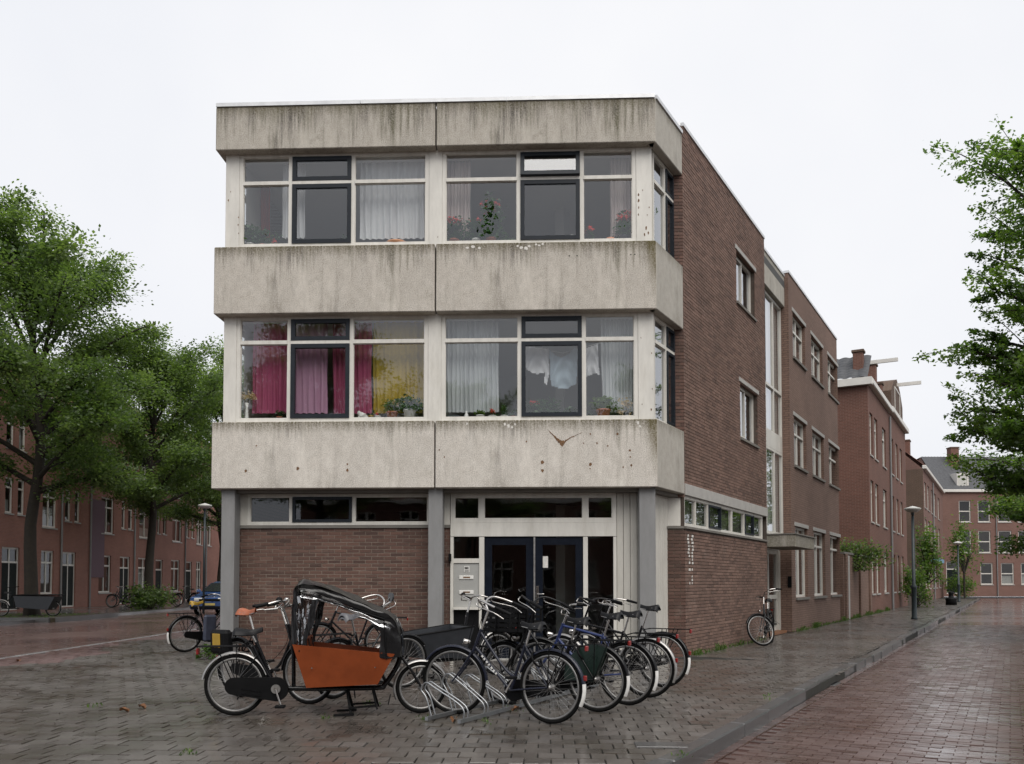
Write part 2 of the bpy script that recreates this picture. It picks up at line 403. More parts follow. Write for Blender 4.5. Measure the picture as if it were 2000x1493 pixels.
M['redpaint']=pm('red_paint',(.30,.035,.018),.35,0,.15,9)
M['redlens']=pm('red_lens',(.20,.009,.006),.25,0,.1,9)
M['whitemud']=pm('white_mudguard_end',(.68,.67,.65),.35,0,.12,9)
M['leather']=pm('brown_leather',(.30,.085,.035),.4,0,.25,14)
M['saddle']=pm('black_saddle',(.005,.005,.006),.45,0,.25,14,spec=.22)
M['greysaddle']=pm('grey_saddle',(.10,.10,.11),.45,0,.25,14)
M['yellow']=pm('yellow_plastic',(.40,.25,.03),.45,0,.15,9)
M['orange']=pm('orange_box_board',(.20,.042,.010),.5,0,.22,3,.05,30,spec=.3)
M['vinyl']=pm('black_vinyl',(.004,.004,.005),.3,0,.3,5,.4,9)
M['clear']=mat_glass('clear_vinyl',.30,(.42,.42,.43))
M['greybox']=pm('dark_grey_box',(.018,.020,.024),.4,0,.2,6)
M['bluebag']=pm('blue_grey_bag',(.055,.065,.10),.6,0,.2,8)
M['terracotta']=pm('terracotta',(.36,.11,.055),.7,0,.15,10)
M['whitepot']=pm('white_ceramic',(.72,.71,.68),.3,0,.05,5)
M['darkpot']=pm('dark_pot',(.03,.035,.045),.5,0,.1,6)
M['rust']=pm('rust',(.15,.080,.038),.9,0,.5,25)
M['peel']=pm('peeled_white',(.62,.60,.56),.8,0,.15,25)
M['trunk']=pm('tree_bark',(.026,.021,.015),.95,0,.45,7,.8,18)
M['leaf']=mat_leaf('leaf_green',[(.038,.070,.024),(.092,.145,.050),(.17,.235,.09)],.55)
M['leaf_near']=mat_leaf('leaf_deep_green',[(.038,.078,.020),(.088,.158,.037),(.165,.245,.062)],.55)
M['leaf_light']=mat_leaf('leaf_light_green',[(.05,.10,.02),(.09,.15,.03),(.13,.20,.04)])
M['plant']=mat_leaf('houseplant_leaf',[(.015,.045,.015),(.03,.08,.025),(.06,.12,.04)])
M['weed']=mat_leaf('weed_leaf',[(.035,.075,.015),(.06,.115,.022),(.10,.15,.035)])
M['flower']=mat_leaf('red_flower',[(.60,.03,.035),(.70,.06,.06),(.75,.16,.14)],.3)
M['flowerp']=mat_leaf('pale_flower',[(.45,.33,.22),(.55,.42,.30),(.62,.5,.38)])
M['paver']=mat_piece('grey_paver',[(.052,.043,.035),(.084,.072,.061),(.122,.107,.094),(.066,.054,.044),(.10,.087,.077)],(.20,.45),1,40,((.050,.040,.026),.6),.17)
M['paver_red']=mat_piece('red_paver',[(.10,.055,.05),(.13,.072,.065),(.115,.062,.056)],(.25,.5),1,40)
M['clinker']=mat_piece('road_clinker',[(.066,.036,.030),(.098,.055,.046),(.135,.080,.069),(.082,.045,.038)],(.11,.30),1,45,None,.2)
M['joint']=pm('paving_joint',(.016,.015,.011),.85,0,.4,4,.4,60)
M['kerb']=mat_piece('kerb_stone',[(.028,.028,.028),(.058,.056,.055),(.040,.039,.038)],(.28,.5),1,40)
M['kerb_pale']=mat_piece('pale_gutter_stone',[(.11,.105,.10),(.16,.15,.145)],(.35,.6),1,40)
M['soil']=pm('soil',(.04,.032,.018),.95,0,.5,6,.6,25)
M['rooftile']=pm('grey_roof_tile',(.055,.057,.062),.6,0,.35,5)
M['rooftile_red']=pm('red_roof_tile',(.17,.06,.035),.75,0,.35,5)
M['roofing']=pm('flat_roofing',(.08,.08,.08),.9,0,.2,2)
M['cornice']=pm('white_cornice',(.62,.60,.56),.5,0,.08,3)
M['stone']=pm('grey_lintel',(.36,.35,.33),.8,0,.12,5,.1,50)
M['doorgreen']=pm('dark_green_door',(.006,.010,.009),.6,0,.2,5,spec=.15)
M['lampglass']=pm('lamp_dish',(.55,.55,.52),.4,0,.05,5)
M['lamppost']=pm('lamp_post_green',(.012,.022,.026),.45,0,.2,6)
M['carblue']=pm('blue_car_paint',(.035,.075,.20),.2,.3,.05,5,coat=.6)
M['carglass']=pm('car_glass',(.02,.022,.025),.05,0,.05,4)
M['cardark']=pm('dark_car_paint',(.02,.02,.022),.2,0,.1,5,coat=.6)
M['plate']=pm('yellow_plate',(.42,.33,.10),.5,0,.05,5)
M['wood']=pm('varnished_wood',(.22,.09,.035),.45,0,.3,9)
def road_mat(name, ang, cols, bw=.21, bh=.105, wet=1.0):
    t=NT(name); v=t.coord(rot=(0,0,-ang))
    b=t.n('ShaderNodeTexBrick'); b.inputs['Scale'].default_value=1.0; b.inputs['Brick Width'].default_value=bw; b.inputs['Row Height'].default_value=bh
    b.inputs['Mortar Size'].default_value=.006; b.inputs['Bias'].default_value=0
    b.inputs['Color1'].default_value=tuple(cols[0])+(1,); b.inputs['Color2'].default_value=tuple(cols[1])+(1,); b.inputs['Mortar'].default_value=(.035,.03,.027,1)
    t.l(v,b.inputs['Vector']); n=t.noise(v,.45,5,.62); f=t.noise(v,8,4,.7)
    c=t.mix(.5,b.outputs['Color'],t.ramp(n,[(.3,tuple(x*.7 for x in cols[0])),(.7,tuple(x*1.25 for x in cols[1]))]))
    c=t.mix(.3,c,t.ramp(f,[(.3,tuple(x*.6 for x in cols[0])),(.7,tuple(x*1.3 for x in cols[1]))]))
    t.set(c,t.ramp(t.noise(v,.35,4),[(.35,.15),(.65,.36)]),spec=.8); t.set(coat=t.ramp(n,[(.35,.9*wet),(.65,.35*wet)])); t.b.inputs['Coat Roughness'].default_value=.14; t.bump(b.outputs['Fac'],-.3,.008); return t.m
# ---------------------------------------------------------------- layout of the corner
A2=Vector((-5.12,14.95)); B2=Vector((2.456,14.65)); W=(B2-A2).length
FANG=atan2(B2.y-A2.y,B2.x-A2.x); SANG=radians(90-29.8)
U=Vector((cos(FANG),sin(FANG))); V=Vector((-sin(FANG),cos(FANG)))      # along the front, inwards
S=Vector((cos(SANG),sin(SANG))); N=Vector((sin(SANG),-cos(SANG)))      # along the side street, outwards
SL=1.43; C2=B2+S*SL
CL=((C2-A2).dot(U),(C2-A2).dot(V)); SLR=SANG-FANG                      # side frame inside the building's frame
def fa(px,py,y=0.0):                                                   # place on the front -> (along, height)
    d=ray(px,py); t=(A2.dot(V)+y)/(d.x*V.x+d.y*V.y)
    return (d.x*t-A2.x)*U.x+(d.y*t-A2.y)*U.y, CAM_H+d.z*t
def ts(px,y=0.0):                                                      # column of the photograph -> distance along the side wall
    k=(px-1000)/FPX; o=C2-N*y
    return (k*o.y-o.x)/(S.x-k*S.y)
def zs(px,py,y=0.0):
    t=ts(px,y); Y=(C2-N*y+S*t).y; return at(px,py,Y).z
def side(t,out,z=0): p=C2+S*t+N*out; return Vector((p.x,p.y,z))
def proj(p):
    p=Vector((p[0],p[1],p[2]-CAM_H)); f=p.y*cos(PITCH)+p.z*sin(PITCH); u=-p.y*sin(PITCH)+p.z*cos(PITCH)
    if f<.1: return (-9999,-9999)
    return 1000+FPX*p.x/f, PCY-FPX*u/f
def inview(p,m=60):
    x,y=proj(p); return -m<x<2000+m and -m<y<1493+m

# ---------------------------------------------------------------- ground, roads, pavements
KERB=2.9
structure(MB().quad((-700,-300,-.3),(700,-300,-.3),(700,900,-.3),(-700,900,-.3)).build('ground',M['soil']))
structure(MB().quad((-60,-60,-.144),(90,-60,-.144),(90,130,-.144),(-60,130,-.144)).build('road',road_mat('road_brick',SANG+pi/2,((.076,.041,.034),(.112,.064,.054)))))
structure(MB().quad((-17,-60,-.098),(-9.12,-60,-.098),(-9.12,130,-.098),(-17,130,-.098)).build('side_street',road_mat('street_brick',0,((.105,.068,.061),(.145,.095,.086)),.21,.105,.4)))
k0=side(-18.3,KERB-.15); k1=side(68,KERB-.15)
pave=structure(MB().prism([(-9,1.6),(k0.x,k0.y),(k1.x,k1.y),(side(70,-8).x,side(70,-8).y),(-9,110)],-.28,-.014,'xy').build('pavement',M['joint']))
structure(MB().prism([(-40,-30),(-17.15,-30),(-17.15,120),(-40,120)],-.28,.0,'xy').build('far_pavement',road_mat('far_paving',pi/2,((.085,.08,.075),(.12,.115,.11)),.3,.3)))
e0=side(-30,KERB+4.2);e1=side(62,KERB+4.2);e2=side(62,KERB+40);e3=side(-30,KERB+40)
structure(MB().prism([(e0.x,e0.y),(e3.x,e3.y),(e2.x,e2.y),(e1.x,e1.y)],-.28,.0,'xy').build('opposite_pavement',road_mat('opposite_paving',SANG,((.085,.08,.075),(.12,.115,.11)),.3,.3)))

def piece_mesh(name,lx,ly,h,mat,seed,tilt=.0025,ch=.004):
    r=random.Random(seed); b=MB(); a,c=lx/2,ly/2; b.t=0.0
    z=[r.uniform(-tilt,tilt) for _ in range(4)]
    lo=[(-a,-c,-h),(a,-c,-h),(a,c,-h),(-a,c,-h)]; md=[(-a,-c,-ch+z[0]),(a,-c,-ch+z[1]),(a,c,-ch+z[2]),(-a,c,-ch+z[3])]
    a-=ch;c-=ch; tp=[(-a,-c,z[0]),(a,-c,z[1]),(a,c,z[2]),(-a,c,z[3])]
    fs=[(8,9,10,11)]
    for i in range(4):
        j=(i+1)%4; fs+= [(i,j,j+4,i+4),(i+4,j+4,j+8,i+8)]
    b.add(lo+md+tp,fs); return b.mesh(name,mat,True)
def lay(parent,name,rest,tiles,lx,ly,h,mat,seed,n_ind=300,tilt=.0025):
    # tiles: (x,y,z,angle); the nearest n_ind become objects, the others one part
    tiles=sorted(tiles,key=lambda q:q[0]**2+q[1]**2)
    vars_=[piece_mesh(name,lx,ly,h,mat,seed+i,tilt) for i in range(8)]
    rr=random.Random(seed)
    for x,y,z,a in tiles[:n_ind]:
        o=link(name,vars_[rr.randrange(8)],parent,(x,y,z+rr.uniform(-.0025,.0025)),a+rr.uniform(-.006,.006)+(pi if rr.random()<.5 else 0))
    if len(tiles)>n_ind:
        b=MB(); ax,ay=lx/2,ly/2
        for x,y,z,a in tiles[n_ind:]:
            ca,sa=cos(a),sin(a); z0=z+rr.uniform(-.003,.003); b.t=rr.random(); vs=[]
            for (i,j,k) in ((-1,-1,0),(1,-1,0),(1,1,0),(-1,1,0),(-1,-1,1),(1,-1,1),(1,1,1),(-1,1,1)):
                q=1 if k==0 else .985; px_,py_=i*ax*q,j*ay*q
                vs.append((x+px_*ca-py_*sa,y+px_*sa+py_*ca,z0-h if k==0 else z0+rr.uniform(-tilt,tilt)))
            b.add(vs,[(4,5,6,7),(0,1,5,4),(1,2,6,5),(2,3,7,6),(3,0,4,7)])
        stuff(b.build(rest,mat,parent,tone=True))
T=.205
tiles=[];red=[]
for j in range(-60,84):
    for i in range(-90,80):
        a=(i+(.5 if j%2 else 0))*T; b=-j*T+.3
        p=A2+U*a+V*b*1.0
        if b>.55 and a>.1: continue
        t=(p-C2).dot(S); out=(p-C2).dot(N)
        if t>.0 and out>-.1: continue
        if out>KERB-.09 or p.y<2 or p.x<-8.95: continue
        zt_=-.006 if out>KERB-.27 else 0.0
        if not inview((p.x,p.y,0),420): continue
        edge=-8.15+.5*sin(p.y*.9)+.15*sin(p.y*3.1)
        (red if p.x<edge else tiles).append((p.x,p.y,zt_,FANG))
for i in range(0,300):
    for j in range(0,14):
        t=i*T+.15; out=(j+(.5 if i%2 else 0))*T+.09
        if out>KERB-.24: continue
        p=C2+S*t+N*out
        if inview((p.x,p.y,0),200): tiles.append((p.x,p.y,0.0,SANG))
lay(pave,'paver','distant_pavers',tiles,T-.011,T-.011,.012,M['paver'],11,300,.0045)
lay(pave,'red_paver','distant_red_pavers',red,T-.007,T-.007,.012,M['paver_red'],31,40)
ROAD=bpy.data.objects['road']; cl=[]
for i in range(-130,330):
    for j in range(0,20):
        t=i*.105; out=KERB+.22+(j+(.5 if i%2 else 0))*.21
        p=C2+S*t+N*out
        if 4.0<p.y<30 and inview((p.x,p.y,-.1),300): cl.append((p.x,p.y,-.134,SANG+pi/2))
lay(ROAD,'clinker','distant_clinkers',cl,.204,.099,.012,M['clinker'],51,300,.002)
gut=[]
for i in range(-90,330):
    p=C2+S*(i*.213)+N*(KERB+.055)
    if p.y>4.5 and inview((p.x,p.y,-.1),30): gut.append((p.x,p.y,-.13,SANG))
lay(ROAD,'gutter_brick','distant_gutter_bricks',gut,.205,.1,.012,M['clinker'],71,60,.002)
# kerb stones
kerb=structure(MB().prism([tuple(side(t,o)[:2]) for t,o in ((-18,KERB-.13),(68,KERB-.13),(68,KERB-.02),(-18,KERB-.02))],-.28,-.03,'xy').build('kerb',M['joint']))
km=[]
for q in range(4):
    b=MB(); b.t=R.random(); b.cbox(-.495,.495,-.075,.075,-.24,.004,.014); km.append(b.mesh('kerb_stone',M['kerb'],True))
for i in range(-18,68):
    p=side(i+.5,KERB-.075+R.uniform(-.012,.012)+.03*sin(i*.55),R.uniform(-.006,.006))
    link('kerb_stone',km[i%4],kerb,p,SANG+R.uniform(-.012,.012))
gl=structure(MB().prism([(-9.1,1.6),(-9.01,1.6),(-9.01,110),(-9.1,110)],-.28,-.02,'xy').build('street_edge',M['joint']))
kp=[]
for q in range(3):
    b=MB(); b.t=R.random(); b.cbox(-.495,.495,-.06,.06,-.1,.004,.01); kp.append(b.mesh('edge_stone',M['kerb_pale'],True))
for i in range(12,70): link('edge_stone',kp[i%3],gl,(-9.06+R.uniform(-.01,.01),i+.5,R.uniform(-.006,.004)),pi/2)
b=MB(); b.box(-17.15,-17,-30,120,-.28,.004); structure(b.build('far_kerb',M['kerb'],tone=True))

# ---------------------------------------------------------------- wall builders (x along, y inwards, z up)
def facade(mb,x0,x1,z0,z1,holes,y=0.0,rev=.12):
    xs=sorted({x0,x1,*[h[0] for h in holes],*[h[1] for h in holes]}); zz=sorted({z0,z1,*[h[2] for h in holes],*[h[3] for h in holes]})
    xs=[x for x in xs if x0<=x<=x1]; zz=[z for z in zz if z0<=z<=z1]
    for i in range(len(xs)-1):
        for k in range(len(zz)-1):
            cx=(xs[i]+xs[i+1])/2; cz=(zz[k]+zz[k+1])/2
            if any(h[0]<cx<h[1] and h[2]<cz<h[3] for h in holes): continue
            mb.quad((xs[i],y,zz[k]),(xs[i+1],y,zz[k]),(xs[i+1],y,zz[k+1]),(xs[i],y,zz[k+1]))
    for a,b,c,d in [h[:4] for h in holes]:
        mb.quad((a,y,c),(a,y+rev,c),(a,y+rev,d),(a,y,d)); mb.quad((b,y,c),(b,y,d),(b,y+rev,d),(b,y+rev,c))
        mb.quad((a,y,c),(b,y,c),(b,y+rev,c),(a,y+rev,c)); mb.quad((a,y,d),(a,y+rev,d),(b,y+rev,d),(b,y,d))
    return mb
def window(root,x0,x1,z0,z1,vs=(),hs=(),y=0.0,fw=.055,fd=.07,mat=None,glass=None,sash={},loc=None,rz=None,name='window',sill=None,mw=None,sashmat=None,opened=()):
    mat=mat or M['white_clean']; glass=glass or M['glass_far']; mw=mw or fw
    b=MB(); b.box(x0,x0+fw,y,y+fd,z0,z1); b.box(x1-fw,x1,y,y+fd,z0,z1)
    X=[x0+fw]+[q for v in vs for q in (v-mw/2,v+mw/2)]+[x1-fw]; Z=[z0+fw]+[q for h in hs for q in (h-mw/2,h+mw/2)]+[z1-fw]
    for v in vs: b.box(v-mw/2,v+mw/2,y+.004,y+fd,z0,z1)
    for i in range(0,len(X),2):
        b.box(X[i],X[i+1],y+.002,y+fd,z0,z0+fw); b.box(X[i],X[i+1],y+.002,y+fd,z1-fw,z1)
        for h in hs: b.box(X[i],X[i+1],y-.008,y+fd,h-mw/2,h+mw/2)
    w_=b.build(name,mat,root,loc,rz)
    for i in range(0,len(X),2):
        for k in range(0,len(Z),2):
            a,c,d,e=X[i],X[i+1],Z[k],Z[k+1]; key=(i//2,k//2)
            if key in sash or key in opened:
                q=sash.get(key,.075); s_=MB(); yy=y-.018
                s_.box(a,a+q,yy,y+fd-.01,d,e); s_.box(c-q,c,yy,y+fd-.01,d,e); s_.box(a+q,c-q,yy+.003,y+fd-.01,d,d+q); s_.box(a+q,c-q,yy+.003,y+fd-.01,e-q,e)
                p_=MB().quad((a+q,y+.015,d+q),(c-q,y+.015,d+q),(c-q,y+.015,e-q),(a+q,y+.015,e-q))
                if key in opened:
                    Mx=Matrix.Translation((0,y,e))@Matrix.Rotation(radians(-9),4,'X')@Matrix.Translation((0,-y,-e)); s_.xf(Mx); p_.xf(Mx)
                s_.build('sash',sashmat or M['anthracite'],w_); p_.build('pane',glass,w_)
            else:
                g=.012; bd=MB(); bd.box(a,a+g,y+.02,y+.05,d,e); bd.box(c-g,c,y+.02,y+.05,d,e); bd.box(a+g,c-g,y+.02,y+.05,d,d+g); bd.box(a+g,c-g,y+.02,y+.05,e-g,e)
                bd.build('glazing_bead',mat,w_)
                MB().quad((a+g,y+.04,d+g),(c-g,y+.04,d+g),(c-g,y+.04,e-g),(a+g,y+.04,e-g)).build('pane',glass,w_)
    if sill: MB().box(x0-.04,x1+.04,y-sill,y+.03,z0-.07,z0-.005).build('sill',M['stone'] if sill<.2 else M['stone'],w_)
    return w_
def brick_run(x0,x1,z0,z1,holes=(),L=.21,H=.052,J=.0105,seed=0,wig=0.0):
    out=[]; k=0; z=z0
    while z+H*.6<z1:
        za,zb=z,min(z+H,z1); x=x0-(L+J)*(.5 if k%2 else 0)
        while x<x1:
            segs=[(max(x,x0),min(x+L,x1))]
            for h in holes:
                if h[2]<(za+zb)/2<h[3]:
                    ns=[]
                    for a,b in segs:
                        if b<=h[0] or a>=h[1]: ns.append((a,b))
                        else:
                            if a<h[0]: ns.append((a,h[0]))
                            if b>h[1]: ns.append((h[1],b))
                    segs=ns
            out+=[(a,b,za,zb) for a,b in segs if b-a>.015]
            x+=L+J
        z+=H+J; k+=1
    return out
def lay_bricks(parent,bricks,mat,y=0.0,loc=None,rz=None,n_ind=0,key=None,seed=3,depth=.06,name='brick',rest='bricks'):
    rr=random.Random(seed); bricks=list(bricks); ind=[]
    if n_ind:
        bricks.sort(key=key); ind=bricks[:n_ind]; bricks=bricks[n_ind:]
    cache={}
    base=Matrix.Translation(loc or (0,0,0))@Matrix.Rotation(rz or 0,4,'Z')
    for a,b,c,d in ind:
        k=(round(b-a,3),round(d-c,3))
        if k not in cache:
            cache[k]=[]
            for q in range(3):
                m=MB(); m.t=0.0; m.cbox(0,b-a,0,depth,0,d-c,.003); cache[k].append(m.mesh(name,mat,True))
        o=link(name,cache[k][rr.randrange(3)],parent); o.matrix_local=base@Matrix.Translation((a,y+rr.uniform(-.002,.003),c))
    if bricks:
        m=MB()
        for a,b,c,d in bricks:
            m.t=rr.random(); yy=y+rr.uniform(-.0025,.003)
            m.add([(a,yy,c),(b,yy,c),(b,yy,d),(a,yy,d),(a,yy+depth,c),(b,yy+depth,c),(b,yy+depth,d),(a,yy+depth,d)],[(0,1,2,3),(1,5,6,2),(0,3,7,4),(3,2,6,7),(0,4,5,1)])
        stuff(m.build(rest,mat,parent,loc,rz,True))

# ---------------------------------------------------------------- the corner building
BLD=thing('corner_building','three-storey corner building with stained concrete bands, wide windows and brown brick side','building',(A2.x,A2.y,0),FANG)
CLOC=(CL[0],CL[1],0)
Z1=(2.955,4.11); Z2=(6.0,7.18); Z3=(8.90,9.665)
ZPAR=zs(1339,246); XA=-.068
JX=fa(849,880)[0]
PMX={}
def panel(x0,x1,z0,z1,mat,y0=0.0,y1=.2,loc=(0,0,0),rz=None,c=.012):
    b=MB(); b.cbox(0,x1-x0,0,y1-y0,z0-z1,0,c)
    Mx=Matrix.Translation(loc)@Matrix.Rotation(rz or 0,4,'Z')@Matrix.Translation((x0,y0,z1))
    o=b.build('concrete_panel',mat,BLD); o.matrix_local=Mx; PMX[o.name]=Mx; return o
P={}
for nm,(z0,z1),m in (('low',Z1,'conc_low'),('mid',Z2,'conc'),('top',Z3,'conc_top')):
    P[nm+'l']=panel(XA,JX-.012,z0,z1,M[m]); P[nm+'r']=panel(JX+.012,W,z0,z1,M[{'conc_low':'conc_low_corner','conc':'conc_corner'}.get(m,m)])
    P[nm+'s']=panel(-SL+.02,-.015,z0,z1,M['conc_side'],0,.15,CLOC,SLR)
    panel(.0,11.6,z0,z1,M['conc_side'],.0,.13,(XA,11.8,0),-pi/2)
    MB().box(.02,W-.16,.2,.5,z0+.01,z1-.012).build('floor_edge',M['soffit'],BLD)
# roof and metal edge
e=CL
P3=lambda t,y: (CL[0]+t*cos(SLR)-y*sin(SLR),CL[1]+t*sin(SLR)+y*cos(SLR))
MB().prism([(.1,.2),(W-.1,.2),P3(.05,.1),P3(16.4,.1),(1.0,P3(16.4,0)[1])],9.4,9.6,'xy').build('roof',M['roofing'],BLD)
def edge_strip(pts,z,h=.065,wd=.16,over=.02):
    for (a,b) in pts:
        a=Vector((*a,z)); b=Vector((*b,z)); n=max(1,int((b-a).length/2.2)); m=MB()
        for i in range(n):
            m2=MB(); p=a+(b-a)*(i/n); q=a+(b-a)*((i+1)/n); d=(q-p).normalized()
            m2.bar(p+d*.004,q-d*.004,wd,h); m2.build('roof_edge_strip',M['zinc'],BLD)
edge_strip([((XA,.06),(W,.06))],9.70)
edge_strip([((W+.02-.055,.02+.03),P3(-.03,.055))],9.698)
ZST=zs(1500,490,.1)
edge_strip([(P3(.0,.055),P3(6.2,.055)),(P3(8.86,.055),P3(16.55,.055))],ZPAR+.03)
edge_strip([((CL[0]-.30,CL[1]+.06),(CL[0]-.03,CL[1]+.06))],ZPAR+.027)
edge_strip([(P3(6.25,.16),P3(8.85,.16))],ZST+.035)
# window bands
YW=.2
def ax(px,py): return fa(px,py,YW)[0]
UP=dict(l=[ax(468,385),ax(567.5,385),ax(689.5,385),ax(838,385)],r=[ax(864,385),ax(1013,385),ax(1136,385),ax(1242,385)])
LO=dict(l=[ax(462,720),ax(564.5,720),ax(686,720),ax(836,720)],r=[ax(862,720),ax(1015,720),ax(1140,720),ax(1246,720)])
ZW={'up':(7.235,8.915,fa(760,354,YW)[1]),'lo':(4.14,6.015,fa(760,667,YW)[1])}
WIN={}
for fl,X in (('up',UP),('lo',LO)):
    z0,z1,tz=ZW[fl]
    for sd_ in 'lr':
        x0,m1,m2,x1=X[sd_]
        op=((1,1),) if (fl,sd_)==('up','r') else ()
        WIN[fl+sd_]=window(BLD,x0,x1,z0,z1,(m1,m2),(tz,),YW,.065,.08,M['white'],M['glass'],{(1,0):.07,(1,1):.07},mw=.062,opened=op)
    xs=[(ax(441 if fl=='up' else 437,400 if fl=='up' else 720),X['l'][0]-.002),(X['l'][3]+.002,X['r'][0]-.002),(X['r'][3]+.002,ax(1273 if fl=='up' else 1277,400 if fl=='up' else 720))]
    for a,b in xs: MB().cbox(a,b,YW-.012,YW+.16,z0-.06,z1+.0,.006).build('post',M['white'],BLD)
    MB().box(x0-.01,x1,YW-.05,YW+.02,z0-.045,z0-.006).build('sill_board',M['white'],BLD)
    MB().box(UP['l'][0],UP['l'][3],YW-.05,YW+.02,z0-.045,z0-.006).build('sill_board',M['white'],BLD)
    # bay side window, in the side frame, set .155 back
    xa=-SL+.29; xb=-.03; ya=.155
    window(BLD,xa,xb,z0,z1,((xa+xb)/2+.06,),(tz,),ya,.06,.08,M['white'],M['glass'],{(1,0):.05,(1,1):.05},loc=CLOC,rz=SLR,mw=.06)
# brick return of the side wall beside the bay
ret=MB().box(CL[0]-.42,CL[0]-.02,CL[1]+.012,CL[1]+.2,2.9,ZPAR).build('wall_return',M['mortar'],BLD)
lay_bricks(ret,brick_run(CL[0]-.40,CL[0]-.004,2.9,ZPAR),M['brick'],CL[1],rest='return_bricks',seed=5)
# columns
for pa,pb in ((431,457),(836,864),(1249,1281)):
    a=fa(pa,1100,.12)[0]; b=fa(pb,1100,.12)[0]
    MB().cbox(a,b,.12,.40,0,2.962,.008).build('column',M['column'],BLD)
MB().prism([(.03,.195),(W-.09,.195),(W+.55,1.3),(W+.2,1.5),(.03,1.5)],2.90,2.955,'xy').build('soffit',M['soffit'],BLD)
# ground floor, brick bay
YG=.45
xl=fa(463,1150,YG)[0]-.25; xm=fa(880,1150,YG)[0]; zc=fa(650,1030,YG)[1]
gw=MB().box(xl,xm-.01,YG+.005,YG+.25,0,zc-.02).build('brick_wall',M['mortar'],BLD)
xv=fa(463,1150,YG)[0]
bb=brick_run(xl,xm-.012,-.01,zc-.02)
lay_bricks(gw,bb,M['brick'],YG,n_ind=300,key=lambda q:abs(q[0]-2.2)+2.2*abs(q[2]-1.2)+(100 if q[0]<xv or q[0]>fa(835,1150,YG)[0] else 0))
MB().box(xl,xm-.01,YG-.03,YG+.25,zc-.018,zc+.035).build('coping',M['soffit'],BLD)
zt=2.9
wx=[fa(p,990,YG)[0] for p in (484,569,691,834)]
MB().box(xl,wx[0]-.004,YG-.015,YG+.1,zc+.037,zt).build('frame_board',M['boards'],BLD)
window(BLD,wx[0],wx[3]+.06,zc+.037,zt,(wx[1],wx[2]),(),YG-.02,.05,.08,M['white_clean'],M['glass_dark'],{(1,0):.05},mw=.055)
MB().box(wx[3]+.064,xm-.012,YG-.015,YG+.1,zc+.037,zt).build('frame_board',M['boards'],BLD)
# entrance front
E=lambda px,py=1100: fa(px,py,YG)[0]
ez=lambda py,px=1040: fa(px,py,YG)[1]
window(BLD,E(880),E(1204),ez(1021),zt,(E(940.5),E(1143.5)),(),YG-.02,.07,.09,M['white_clean'],M['glass_dark'],{},mw=.095,name='transom_window')
MB().box(E(880),E(1204),YG-.03,YG+.08,ez(1048),ez(1021)-.003).build('frame_board',M['white_clean'],BLD)
x0,x1,x2,x3,x4,x5=E(880),E(886),E(936),E(946),E(1139),E(1148); x6,x7=E(1198),E(1204); zb=ez(1049)
for a,b_ in ((x0,x1),(x2,x3),(x4,x5),(x6,x7)): MB().box(a,b_,YG-.028,YG+.08,0,zb).build('frame_post',M['white_clean'],BLD)
MB().box(x1,x2,YG-.024,YG+.08,ez(1100),ez(1091)).build('frame_rail',M['white_clean'],BLD)
MB().quad((x1,YG+.02,ez(1091)),(x2,YG+.02,ez(1091)),(x2,YG+.02,zb),(x1,YG+.02,zb)).build('pane',M['glass_dark'],BLD)
gp=MB().box(x1+.004,x2-.004,YG-.005,YG+.05,ez(1186),ez(1101)).build('letterbox_panel',M['greypanel'],BLD)
for py,nm in ((1128,'letterbox'),(1157,'letterbox')):
    a,b_=E(897,py),E(925,py); z=ez(py)
    o=MB().cbox(a,b_,YG-.02,YG-.004,z-.032,z+.032,.004).build(nm,M['whitepot'],gp)
    MB().box(a+.07,b_-.06,YG-.024,YG-.019,z-.011,z+.012).build('slot',M['rust'],gp)
a,b_=E(906.5),E(917); z=ez(1112)
MB().box(a,b_,YG-.012,YG-.004,z-.055,z+.052).build('number_plate',M['whitepot'],gp)
m=MB()
for i,x in enumerate((.012,.036,.06)):                      # three dark digits over two lines of small print
    m.box(a+x,a+x+.018,YG-.0145,YG-.012,z+.0,z+.04)
m.box(a+.01,b_-.01,YG-.0145,YG-.012,z-.022,z-.014); m.box(a+.01,b_-.01,YG-.0145,YG-.012,z-.044,z-.036); m.build('house_number',M['blackmatt'],gp)
MB().box(E(887),E(935),YG-.10,YG+.03,ez(1191),ez(1186)-.002).build('shelf',M['white_clean'],BLD)
MB().box(x1+.004,x2-.004,YG+.0,YG+.05,.0,ez(1191)-.003).build('lower_panel',M['blackmatt'],BLD)
MB().cbox(E(877),E(882),YG-.09,YG-.03,ez(1097),ez(1082),.006).build('intercom',M['blackmatt'],BLD)
dm=(E(1042)+E(1045.5))/2
for a,b_,hnd in ((x3+.004,dm-.016,None),(dm+.016,x4-.004,1)):
    q=.13; d=MB(); z1=zb-.01
    d.box(a,a+q,YG,YG+.05,.02,z1); d.box(b_-q,b_,YG,YG+.05,.02,z1); d.box(a+q,b_-q,YG+.002,YG+.05,.02,.30); d.box(a+q,b_-q,YG+.002,YG+.05,z1-q,z1)
    do=d.build('door',M['navy'],BLD); MB().quad((a+q,YG+.025,.30),(b_-q,YG+.025,.30),(b_-q,YG+.025,z1-q),(a+q,YG+.025,z1-q)).build('pane',M['glass_dark'],do)
    if hnd:
        h=MB(); h.cbox(a+.012,a+.062,YG-.02,YG-.001,.98,1.28,.006); h.tube([(a+.037,YG-.02,1.14),(a+.037,YG-.06,1.14),(a+.15,YG-.06,1.14)],.011,8); h.build('handle',M['chrome'],do)
        zn=ez(1098); xn=E(1063); MB().box(xn-.065,xn+.065,YG+.018,YG+.021,zn-.10,zn+.10).build('notice',M['peel'],do)
MB().box(dm-.014,dm+.014,YG-.02,YG+.06,0,zb).build('door_post',M['alu'],BLD)
